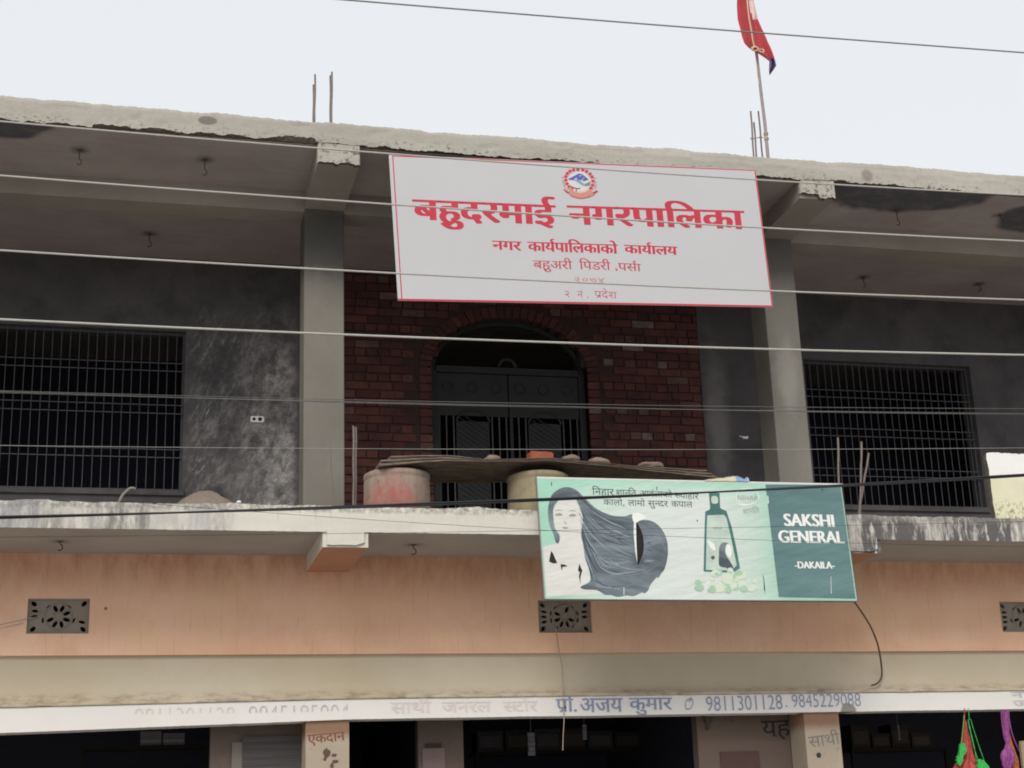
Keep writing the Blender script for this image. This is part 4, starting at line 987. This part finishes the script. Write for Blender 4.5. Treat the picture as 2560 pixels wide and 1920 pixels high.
# ------------------------------------------------------------------ things on the verandah
def drum(cx, r, top, name, label, base, stain, sx):
    t = NT(name, .9); p = t.sep()
    c = t.mix(t.noise(4, 5), tuple(x * .85 for x in base), base)
    c = t.mix(t.mth('MULTIPLY', t.blob(cx + sx, 4.06, .20, .17, (0, 2), .45, .9, 6), t.ramp(t.noise(13, 6, .75), [(.34, .25), (.6, 1.)])), c, stain)
    c = t.mix(t.ramp(t.noise(5, 6, .7, t.mapped((2.2, 2.2, .35))), [(.46, 0.), (.72, .6)]), c, (.15, .125, .105))
    c = t.mix(t.ramp(t.noise(20, 5, .6), [(.58, 0.), (.7, .6)]), c, (.16, .12, .10)); t.col(c); t.bump(t.noise(40, 4), .3, .006)
    m = MB(); h = top - 3.932; m.lathe([(.001, .02), (r - .05, .02), (r - .05, h - .03), (r - .035, h), (r - .02, h), (r + .002, h - .012), (r + .004, h - .045), (r - .004, h - .055), (r, h - .07), (r + .003, h * .4), (r, .0), (r - .05, .0)][::-1], (cx, 11.52, 3.932), 48)
    return tag(m.build('concrete_ring', t.m, None, (cx, 11.52, 3.932)), label, 'concrete ring', 'concrete rings under the stacked mats')
drum(1.994, .257, 4.336, 'reddish_cement', 'squat concrete ring with a faded red patch, at the near end of the stacked mats', (.34, .265, .215), (.36, .125, .11), -.06)
drum(3.135, .246, 4.348, 'yellowish_cement', 'squat yellowish concrete ring half hidden by the green banner', (.33, .285, .185), (.36, .31, .19), .0)
z5 = zq(840, 760, 2.304)
YM = 11.24
topE = [(250, 876), (440, 871), (640, 868), (860, 892), (1050, 890), (1240, 884), (1450, 905), (1660, 925), (1900, 942), (2195, 958)]
botE = [(245, 932), (440, 916), (640, 902), (860, 907), (1050, 906), (1240, 902), (1450, 923), (1660, 942), (1900, 972), (2190, 1000)]
TE = [at(*z5(*q), YM) for q in topE]; BE = [at(*z5(*q), YM) for q in botE]
def interp(L, x):
    return float(np.interp(x, [p.x for p in L], [p.z for p in L]))
m = MB(); x0, x1 = TE[0].x, TE[-1].x; NL = 5
for l in range(NL):
    nx = 90; lo = []; hi = []
    for jy in range(4):
        yy = (YM + .012 * (l % 2) + .02 * nz(l * 3.)) if jy == 0 else YM + (.74 + .05 * nz(l * 5., 1)) * jy / 3
        rl, rh_ = [], []
        for i in range(nx + 1):
            xa, xb = x0 + .03 * abs(nz(l * 2.2)) + (.02 * l if l > 2 else 0), x1 - .05 * abs(nz(l * 4.1, 3.)) - .02 * l
            x = xa + (xb - xa) * i / nx
            zt, zb_ = interp(TE, x), interp(BE, x); wob = .004 * nz(x * 4, l * 2., jy * .6)
            a = zb_ + (zt - zb_) * l / NL + wob; b_ = zb_ + (zt - zb_) * (l + 1) / NL - .0012 + wob * .6
            yv = yy + (.010 * nz(x * 11, l * 7.) if jy == 0 else 0)
            rl.append(Vector((x, yv, a))); rh_.append(Vector((x, yv, max(b_, a + .0015))))
        lo.append(rl); hi.append(rh_)
    m.grid(lo[::-1]); m.grid(hi); m.grid([lo[0], hi[0]]); m.grid([hi[-1], lo[-1]])
    m.grid([[r[0] for r in hi], [r[0] for r in lo]]); m.grid([[r[-1] for r in lo], [r[-1] for r in hi]])
t = NT('old_bamboo_mat', .95); c = t.mix(t.ramp(t.noise(16, 5, .7, t.mapped((.35, 1, 6))), [(.3, 0.), (.7, 1.)]), (.085, .064, .05), (.27, .215, .17)); t.col(c); t.bump(t.noise(30, 4, .6, t.mapped((.3, 1, 6))), .6, .01)
tag(m.build('stacked_mats', t.m, None, (3.2, 11.6, 4.34)), 'stack of frayed old bamboo mats lying across the concrete rings', 'mats')
MT['stone'] = flat('dusty_stone', (.24, .18, .14), .95, .35, 14)
t = NT('loose_orange_brick', .92); t.col(t.mix(t.noise(14, 5), (.22, .06, .035), (.40, .13, .075))); t.bump(t.noise(40, 4), .5, .01); MT['loose_brick'] = t.m
def loose_brick(xa, ya, xb, yb_, y, label, rot):
    a, b_ = at(*z5(xa, ya), y), at(*z5(xb, yb_), y); wd, h = b_.x - a.x, a.z - b_.z
    c = Vector(((a.x + b_.x) / 2, y + .05, interp(TE, (a.x + b_.x) / 2) + h / 2 - .002)); M = Matrix.Translation(c) @ Matrix.Rotation(R_(rot), 4, 'Z') @ Matrix.Rotation(R_(rot * .3), 4, 'Y')
    bm = bmesh.new(); bmesh.ops.create_cube(bm, size=1, matrix=Matrix.Diagonal((wd, .11, h, 1))); bmesh.ops.bevel(bm, geom=bm.edges[:], offset=.008, segments=2, affect='EDGES'); bmesh.ops.subdivide_edges(bm, edges=bm.edges[:], cuts=2, use_grid_fill=True)
    for v in bm.verts: v.co += Vector((nz(v.co.x * 20, v.co.z * 20, rot), nz(v.co.y * 20, v.co.x * 20, rot), nz(v.co.z * 20, v.co.x * 22, rot))) * .005
    bm.transform(M); mm = MB(); bm.verts.index_update(); mm.add([v.co.copy() for v in bm.verts], [[v.index for v in f.verts] for f in bm.faces]); bm.free()
    return tag(mm.build('loose_brick', 'loose_brick', None, c - Vector((0, 0, h / 2))), label, 'brick', 'bricks and stones lying on the mats')
def stone(xa, ya, xb, yb_, y, label, seed, mat='stone', base=None):
    a, b_ = at(*z5(xa, ya), y), at(*z5(xb, yb_), y); rx, rz = (b_.x - a.x) / 2, (a.z - b_.z) / 2; xc = (a.x + b_.x) / 2
    c = Vector((xc, y + .03, (interp(TE, xc) if base is None else base) + rz * .92))
    bm = bmesh.new(); bmesh.ops.create_icosphere(bm, subdivisions=3, radius=1)
    for v in bm.verts:
        k = 1 + .28 * nz(v.co.x * 1.3 + seed, v.co.y * 1.3, v.co.z * 1.3) + .10 * nz(v.co.x * 4, v.co.y * 4 + seed, v.co.z * 4)
        v.co = Vector((v.co.x * rx * k, v.co.y * rx * .8 * k, max(-.85, v.co.z * k) * rz))
    mm = MB(); bm.verts.index_update(); mm.add([v.co + c for v in bm.verts], [[v.index for v in f.verts] for f in bm.faces], 0, True); bm.free()
    return tag(mm.build('stone', mat, None, c - Vector((0, 0, rz * .9))), label, 'stone', 'bricks and stones lying on the mats')
loose_brick(1115, 836, 1252, 888, 11.30, 'whole orange brick on the mats below the middle of the arched door', 4)
loose_brick(1450, 832, 1580, 872, 11.36, 'orange brick lying behind a pale lump of rubble on the mats', -9)
stone(1462, 862, 1578, 910, 11.30, 'pale lump of rubble in front of an orange brick on the mats', 3.1)
stone(862, 856, 946, 897, 11.30, 'brown stone on the mats between the two concrete rings', 7.7)
stone(1308, 858, 1412, 905, 11.30, 'grey brown stone lying between the two orange bricks', 11.3)
stone(1745, 884, 1896, 930, 11.30, 'broad flat stone on the drooping end of the mats', 15.9)
# plastic bag draped over the banner's top edge
zc = zq(1680, 900, 5.185)
PR = [(420, 1584), (520, 1568), (640, 1555), (740, 1543), (825, 1530), (900, 1545), (945, 1568), (965, 1552), (990, 1546), (992, 1590)]
rows = []
for j, (d, f_) in enumerate(((-.012, 0), (-.006, .6), (.012, 1.), (.04, .8), (.07, .2), (.085, -.8))):
    rows.append([])
    for i, (x, y) in enumerate(smoothpoly(PR, 3, False)):
        p1 = at(*zc(x, y), 10.905); base = 4.178 + .014
        rows[-1].append(Vector((p1.x, 10.905 + d, base + max(.0, p1.z - base + .02) * f_ + .006 * nz(x * .03, j * 1.))))
m = MB(); m.grid(rows, 0, True); nc = len(rows[0])
for q, f in enumerate(m.f): k = f[0] % nc; m.mi[q] = 0 if k < nc * .40 else (1 if k < nc * .80 else 2)
tag(m.build('plastic_bag', [flat('yellow_plastic', (.55, .52, .36), .4, .15), flat('blue_plastic', (.22, .34, .50), .4, .2), flat('white_plastic', (.72, .72, .72), .4)], None, (4.9, 10.92, 4.19)), 'crumpled yellow and blue plastic bag on the top rail of the green banner', 'plastic bag')
# heap of sand, pebble, bent pipe on the floor edge
m = MB(); c0 = at(516, 1230, 11.34); rows = []
for i in range(15):
    r = .36 * i / 14; rows.append([Vector((c0.x + r * math.cos(a * .1745), 11.34 + r * .8 * math.sin(a * .1745), 3.925 + (c0.z - 3.925) * max(0, math.cos(min(1, r / .34) * 1.57)) ** 1.1 * (1 + .12 * nz(a * .4, i * .3)) + .012 * nz(math.cos(a * .1745) * i * .9, math.sin(a * .1745) * i * .9))) for a in range(37)])
m.grid(rows, 0, True); tsd = NT('heaped_sand', .95); tsd.col(tsd.mix(tsd.noise(30, 5), (.17, .135, .11), (.30, .245, .20))); tsd.bump(tsd.noise(60, 5), .8, .015)
tag(m.build('sand_heap', tsd.m, None, (c0.x, 11.34, 3.93)), 'low heap of brown sand on the floor edge beside the first barred window', 'sand heap')
p = at(597, 1252, 11.0); stone(1, 1, 1 + .032 * 2.304 * 330, 1 + .022 * 2.304 * 330, 11.0, '', 4.4, 'banner_white', 3.96)
pb = [o for o in COL.objects if o.get('label') == '' or (o.name.startswith('stone') and 'label' not in o.keys())][-1]
pb.name = 'pebble'; pb.location = (p.x, 10.985, ltop(p.x) + .004); pb['label'] = 'small white pebble on the floor edge beside the sand heap'; pb['category'] = 'pebble'
if 'group' in pb.keys(): del pb['group']
m = MB(); q0 = at(299.5, 1250, 10.99); m.tube(smoothpoly([Vector((q0.x - .01, 10.99, 3.945)), at(305, 1240, 10.99), at(316, 1228, 10.99), at(323, 1222, 10.995), at(331, 1220, 11.0), at(338, 1222, 11.01)], 5, False), .0095, 8)
tag(m.build('bent_pipe', flat('dusty_grey_pipe', (.24, .215, .19), .85, .25, 30), None, (q0.x, 10.99, 3.95)), 'short bent grey pipe end sticking up from the floor edge below the barred window', 'pipe')
# broken painted stub at the far end of the verandah edge
m = MB(); A0, B0 = at(2465, 1131, 10.975), at(2489, 1291, 10.975)
xr = A0.x + .62; n = 40; rows = []
for j in range(13):
    t_ = j / 12; row = []
    for i in range(n + 1):
        xl = B0.x + (A0.x - B0.x) * t_ + .012 * nz(t_ * 6, 3.) * (i < 3)
        x = xl + (xr - xl) * i / n
        zt = A0.z - .03 * abs(nz(x * 8, 2.)) - .012 * nz(x * 26, 5.) + .025 * max(0, nz(x * 7., 8.))
        row.append(Vector((x, 10.975 + .005 * nz(x * 9, t_ * 4), 3.935 + (zt - 3.935) * t_)))
    rows.append(row)
m.grid(rows, 0, True); bk = [[Vector((p.x + .02, 11.055, p.z + .01 * nz(p.x * 9, 4.))) for p in r] for r in rows]
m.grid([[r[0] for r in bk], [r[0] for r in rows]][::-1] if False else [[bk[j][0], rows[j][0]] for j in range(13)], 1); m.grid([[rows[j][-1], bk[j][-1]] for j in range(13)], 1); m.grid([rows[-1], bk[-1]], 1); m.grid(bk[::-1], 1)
t = NT('stub_paint', .85); p = t.sep()
c = t.mix(t.noise(3, 5), (.74, .735, .72), (.84, .835, .82))
ye = t.mix(t.noise(4, 5), (.64, .61, .42), (.74, .71, .56)); zz = t.mth('ADD', p[2], t.mth('MULTIPLY', t.mth('SUBTRACT', t.noise(5, 4), .5), .10))
c = t.mix(t.mr(zz, 4.34, 4.28), c, ye)
c = t.mix(t.mth('MULTIPLY', t.ramp(t.noise(34, 5, .7), [(.50, 0.), (.62, .85)]), t.mr(p[2], 4.14, 4.02)), c, (.22, .20, .09)); c = t.mix(t.blob(7.2, 4.16, .05, .05, (0, 2), .6, .5, 20), c, (.42, .42, .40))
t.col(c); t.bump(t.noise(40, 4), .3, .008)
t2 = NT('shaded_stub_cement', .95); t2.col(t2.mix(t2.noise(20, 5), (.10, .09, .06), (.26, .24, .19))); t2.bump(t2.noise(40, 4), .6, .012)  # stub cement with the darkness of its shadowed side put into the colour
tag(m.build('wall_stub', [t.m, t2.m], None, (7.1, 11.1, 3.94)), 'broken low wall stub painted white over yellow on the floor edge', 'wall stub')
# white socket plates on the verandah wall
WP = flat('white_plastic_plate', (.88, .88, .88), .4, .03); DK = flat('socket_hole', (.03, .03, .03), .6)
def plate(u0, v0, u1, v1, label, holes, poly=None):
    a, b_ = at(u0, v0, YW), at(u1, v1, YW); c = Vector(((a.x + b_.x) / 2, YW, (a.z + b_.z) / 2)); E_ = empty('wall_socket', c, label, 'wall socket')
    m = MB(); m.prism([(a.x + q * (b_.x - a.x), b_.z + r * (a.z - b_.z)) for q, r in (poly or ((.08, 0), (.92, 0), (1, .2), (1, .8), (.92, 1), (.08, 1), (0, .8), (0, .2)))], YW - .018, YW - .002); m.build('plate', WP, E_)
    m = MB()
    for hx, hr in holes: m.add([Vector((a.x + hx * (b_.x - a.x) + hr * math.cos(q * .4488), YW - .0192, c.z + hr * math.sin(q * .4488))) for q in range(14)], [list(range(14))])
    if holes: m.build('socket_opening', DK, E_)
plate(626, 1041, 660, 1057, 'white double socket plate on the scraped wall beside the barred window', ((.26, .016), (.70, .019)))
plate(1847, 1090, 1870, 1098, 'small broken white socket on the dark wall beside the brickwork', (), ((.35, 0), (.9, 0), (1, .5), (.92, 1), (.75, .75), (.3, .8), (0, .95), (.02, .7), (.38, .45)))

# ------------------------------------------------------------------ goods hanging in and behind the shop fronts
def t6(x, y, d): return at(*z6(x, y), d)
def net_bag(prof, d, matn, colr, label, cordpts, more=()):
    E_ = empty('net_bag', t6(*cordpts[0], d), label, 'net bag', 'bright plastic goods hanging at the shop front')
    m = MB(); rows = []
    for (y, l, r_) in prof:
        row = []
        for k in range(61):
            a = k / 60 * 2 * math.pi; p0, p1 = t6(l, y, d), t6(r_, y, d); c = (p0 + p1) / 2; R0 = (p1.x - p0.x) / 2
            f_ = 1 + .22 * math.sin(a * 6 + y * .012) + .10 * math.sin(a * 13 - y * .02) + .10 * nz(a * 2, y * .02)
            row.append(Vector((c.x + R0 * f_ * math.cos(a), d + R0 * .7 * f_ * math.sin(a), c.z)))
        rows.append(row)
    m.grid(rows, 0, True); m.build('bag_net', colr, E_)
    m = MB(); m.tube([t6(x, y, d) for x, y in cordpts], .004, 6); m.build('cord', colr, E_)
    for i, cp in enumerate(more): m = MB(); m.tube(smoothpoly([t6(x, y, d - .004 * (i % 3)) for x, y in cp], 4, False), .0075 if i < 4 else .005, 6); m.build('strap', colr, E_)
def plast(n_, c):
    t = NT(n_, .5, .4); t.col(t.mix(t.ramp(t.noise(45, 4, .7), [(.35, 0.), (.65, 1.)]), tuple(x * .62 for x in c), tuple(min(1, x * 1.15) for x in c))); t.bump(t.noise(90, 3), .5, .004); return t.m
RED, GRN, PUR, ORG = plast('red_plastic', (.42, .05, .04)), plast('green_plastic', (.04, .46, .08)), plast('purple_plastic', (.30, .07, .27)), plast('orange_plastic', (.62, .19, .07))
net_bag([(1230, 1262, 1282), (1300, 1258, 1290), (1400, 1252, 1312), (1500, 1244, 1330), (1570, 1232, 1345), (1620, 1200, 1360), (1680, 1180, 1392), (1800, 1185, 1400), (1930, 1230, 1350), (1960, 1280, 1300)], 11.82, 'r', RED, 'red net bag hanging between two green toys at the shop front', [(1266, 1120), (1268, 1235)])
def toy(outline, d, label, cords, colr=GRN, name='plastic_toy'):
    E_ = empty(name, t6(*outline[0], d), label, 'toy', 'bright plastic goods hanging at the shop front')
    P = [t6(x, y, d) for x, y in outline]; a = sum(p.x * q.z - q.x * p.z for p, q in zip(P, P[1:] + P[:1])); P = P if a > 0 else P[::-1]
    m = MB(); m.prism([(p.x, p.z) for p in P], d - .012, d + .012); m.build('toy_body', colr, E_)
    m = MB()
    for cpts in cords: m.tube(smoothpoly([t6(x, y, d) for x, y in cpts], 4, False), .0032, 6)
    m.build('cord', colr, E_)
toy([(1238, 1432), (1262, 1440), (1276, 1468), (1280, 1510), (1262, 1535), (1250, 1548), (1246, 1580), (1252, 1592), (1240, 1600), (1240, 1618), (1228, 1622), (1226, 1640), (1212, 1634), (1204, 1622), (1194, 1618), (1200, 1602), (1188, 1590), (1198, 1578), (1192, 1560), (1206, 1548), (1214, 1530), (1220, 1490), (1222, 1450)], 11.74, 'green plastic toy with a spiky lower edge hanging beside the red net bag', [[(1262, 1180), (1252, 1300), (1236, 1440)]])
toy([(1378, 1590), (1400, 1578), (1432, 1590), (1452, 1612), (1478, 1640), (1500, 1690), (1480, 1740), (1430, 1760), (1390, 1730), (1402, 1690), (1372, 1640), (1386, 1620)], 11.74, 'green plastic toy on a long green loop of cord beside the red net bag', [[(1455, 1625), (1400, 1470), (1345, 1300), (1325, 1228), (1310, 1220), (1300, 1240), (1330, 1380), (1360, 1500), (1395, 1600)], [(1302, 1232), (1325, 1340), (1355, 1470), (1376, 1600)], [(1310, 1222), (1300, 1120)]])
net_bag([(1440, 1640, 1668), (1480, 1630, 1684), (1510, 1612, 1702), (1545, 1606, 1712), (1580, 1606, 1706), (1620, 1612, 1696), (1700, 1640, 1670)], 11.8, 'p', PUR, 'purple net bag on a sheaf of purple straps beside an orange one', [(1596, 1150), (1604, 1260), (1622, 1380), (1650, 1460)],
        [[(1612, 1140), (1622, 1300), (1640, 1400), (1652, 1460)], [(1630, 1138), (1638, 1300), (1650, 1400), (1654, 1460)], [(1646, 1140), (1650, 1300), (1656, 1400), (1658, 1460)], [(1664, 1150), (1664, 1300), (1664, 1400), (1662, 1460)], [(1660, 1160), (1690, 1330), (1730, 1440), (1762, 1510)], [(1604, 1150), (1630, 1250), (1640, 1350), (1648, 1450)]])
net_bag([(1345, 1656, 1672), (1420, 1664, 1690), (1500, 1680, 1716), (1560, 1696, 1740), (1610, 1704, 1752), (1680, 1700, 1760), (1760, 1715, 1745)], 11.86, 'o', ORG, 'small orange net bag slung behind the purple one', [(1655, 1140), (1664, 1350)])
m = MB(); a = t6(1765, 1415, 11.7); b_ = t6(1900, 1415, 11.7)
m.prism([(a.x, .26), (b_.x - .03, .26), (b_.x - .03, a.z - .004), (a.x + .012, a.z), (a.x + .004, a.z - .03)], 11.7, 11.73)
tbw = NT('rough_tan_board', .9); tbw.col(tbw.mix(tbw.noise(14, 5, .65, tbw.mapped((3, 1, .6))), (.20, .15, .09), (.46, .37, .24))); tbw.bump(tbw.noise(30, 4), .5, .008)
tag(m.build('wooden_board', tbw.m, None, (a.x + .05, 11.715, .26)), 'rough tan board standing upright past the purple net bag', 'board')
# boards and papers on the shop walls, cartons deep inside
def board(u0, v0, u1, v1, y, name, matn, label, cat, th=.02):
    a, b_ = at(u0, v0, y), at(u1, v1, y); m = MB(); m.box(a.x, b_.x, y, y + th, b_.z, a.z)
    return tag(m.build(name, matn, None, ((a.x + b_.x) / 2, y, b_.z)), label, cat)
tbd = NT('dull_tin_sheet', .6); tbd.col(tbd.mix(tbd.ramp(tbd.noise(4, 5, .6, tbd.mapped((.3, 1, 9))), [(.35, 0.), (.65, 1.)]), (.055, .05, .052), (.085, .08, .08))); MT['tin'] = tbd.m
board(606, 1842, 763, 2060, 12.28, 'tin_board', 'tin', 'dull grey tin board on the brown wall behind the red lettered pillar', 'board')
board(580, 1856, 603, 2060, 12.285, 'wooden_post', flat('dim_post_paint', (.19, .165, .15), .85), 'dim narrow post beside the dull grey tin board', 'post')
board(1064, 1859, 1103, 1868, 12.48, 'door_plate', flat('dark_name_plate', (.05, .035, .03), .7), 'dark narrow plate on the dim shop column above a pale paper', 'plate', .015)
board(1056, 1871, 1116, 2040, 12.488, 'pasted_paper', flat('dim_paper', (.21, .155, .15), .85, .15, 8), 'pale pasted paper under the dark plate on the dim shop column', 'paper', .008)
board(1800, 1880, 1910, 2040, 12.3, 'pasted_paper', flat('dull_red_paper', (.10, .058, .052), .85, .15, 8), 'dull red paper pasted on the brown wall below a painted word', 'paper', .008)
m = MB(); m.tube([at(1770, 1793, 12.29), at(1770, 1824, 12.29)], .014, 8); m.box(*(lambda c: (c.x - .03, c.x + .03, 12.28, 12.309, c.z - .03, c.z + .02))(at(1770, 1797, 12.29)))
tag(m.build('wall_fitting', 'iron', None, at(1770, 1800, 12.3)), 'small dark fitting high on the brown wall beside the wide shop opening', 'fitting')
SHL = flat('shelf_wood', (.03, .027, .025), .85)
E_ = empty('shelf', at(400, 1868, 14.6), 'plain wooden shelf deep inside the dark shop under the first barred window', 'shelf')
a = at(200, 1867, 14.6); b_ = at(520, 1867, 14.6); m = MB(); m.box(a.x, b_.x, 14.6, 15.0, a.z - .025, a.z); m.build('shelf_board', SHL, E_)
m = MB(); m.box(a.x, a.x + .04, 14.61, 14.65, .251, a.z - .026); m.box(b_.x - .04, b_.x, 14.61, 14.65, .251, a.z - .026); m.build('shelf_legs', SHL, E_)
for u0, v0, u1, lab in ((352, 1829, 404, 'dim pale carton with a white lower band on the shelf in the dark shop'), (408, 1833, 462, 'dim grey carton standing second on the shelf in the dark shop')):
    p0, p1 = at(u0, v0, 14.62), at(u1, v0, 14.62); m = MB(); m.box(p0.x, p1.x, 14.62, 14.9, a.z + .001, p0.z); m.box(p0.x + .004, p1.x - .004, 14.617, 14.62, a.z + .03, a.z + .05, 1)
    tag(m.build('carton', [flat('pale_carton', (.22, .22, .24), .8, .4, 9), flat('carton_band', (.36, .36, .38), .7)], None, (p0.x, 14.7, a.z)), lab, 'carton', 'cartons on the shelf in the dark shop')
def stock(u0, v0, u1, v1, y, n, label, grp, seed):
    q = random.Random(seed); a = at(u0, v1, y); b_ = at(u1, v1, y); top = at(u0, v0, y).z
    E_ = empty('shelf', ((a.x + b_.x) / 2, y, a.z), label, 'shelf', None)
    m = MB(); m.box(a.x, b_.x, y, y + .35, a.z - .03, a.z); m.build('shelf_board', SHL, E_)
    m = MB(); m.box(a.x, a.x + .03, y + .01, y + .05, .251, a.z - .031); m.box(b_.x - .03, b_.x, y + .01, y + .05, .251, a.z - .031); m.build('shelf_legs', SHL, E_)
    x = a.x + .02; i = 0; words_ = ('first', 'second', 'third', 'fourth', 'fifth', 'sixth', 'seventh')
    while i < n and x < b_.x - .1:
        wd = (b_.x - a.x) / n * q.uniform(.7, .95); h = (top - a.z) * q.uniform(.6, 1.); c = q.choice(((.06, .058, .062), (.042, .036, .03), (.035, .04, .05), (.06, .047, .038)))
        mm = MB(); mm.box(x, x + wd, y + .02, y + .3, a.z + .001, a.z + h); mm.box(x + wd * .1, x + wd * .9, y + .017, y + .02, a.z + h * .2, a.z + h * .75, 1)
        tag(mm.build('carton', [flat('dim_carton', c, .8, .4, 12), flat('dim_carton_print', tuple(min(1, k_ * 1.7) for k_ in c), .7, .4, 25)], None, (x + wd / 2, y + .15, a.z)), words_[i] + ' dim carton from the near end of the ' + grp, 'carton', 'cartons on the ' + grp); x += wd + .02; i += 1
stock(1190, 1822, 1640, 1880, 15.3, 6, 'dark shelf of dim cartons deep in the central shop opening', 'shelf in the central shop', 5)
stock(2130, 1812, 2370, 1872, 15.1, 4, 'dark shelf of dim cartons in the shop behind the red net bag', 'shelf behind the red net bag', 8)
for u, v0, v1, wd, lab in ((1328, 1832, 1890, 20, 'wide strip of pale packets hanging in the central dark shop'), (1461, 1812, 1850, 12, 'short pale packet strip hanging second in the central dark shop'), (2246, 1814, 1850, 8, 'thin white packet strip hanging in the shop behind the red net bag')):
    p0, p1 = at(u - wd / 2, v0, 13.4), at(u + wd / 2, v1, 13.4); m = MB(); n = 5
    for q in range(n):
        zt = p0.z + (p1.z - p0.z) * q / n; zb_ = p0.z + (p1.z - p0.z) * (q + .9) / n; m.box(p0.x + .003 * (q % 2), p1.x - .002 * (q % 2), 13.4 - .012, 13.4 + .012, zb_, zt)
    m.tube([((p0.x + p1.x) / 2, 13.4, p0.z + .9), ((p0.x + p1.x) / 2, 13.4, p1.z)], .003, 5)
    tag(m.build('packet_strip', flat('pale_packets', (.20, .20, .22), .5, .4, 20), None, ((p0.x + p1.x) / 2, 13.4, p0.z)), lab, 'packets', 'packet strips hanging in the dark shops')
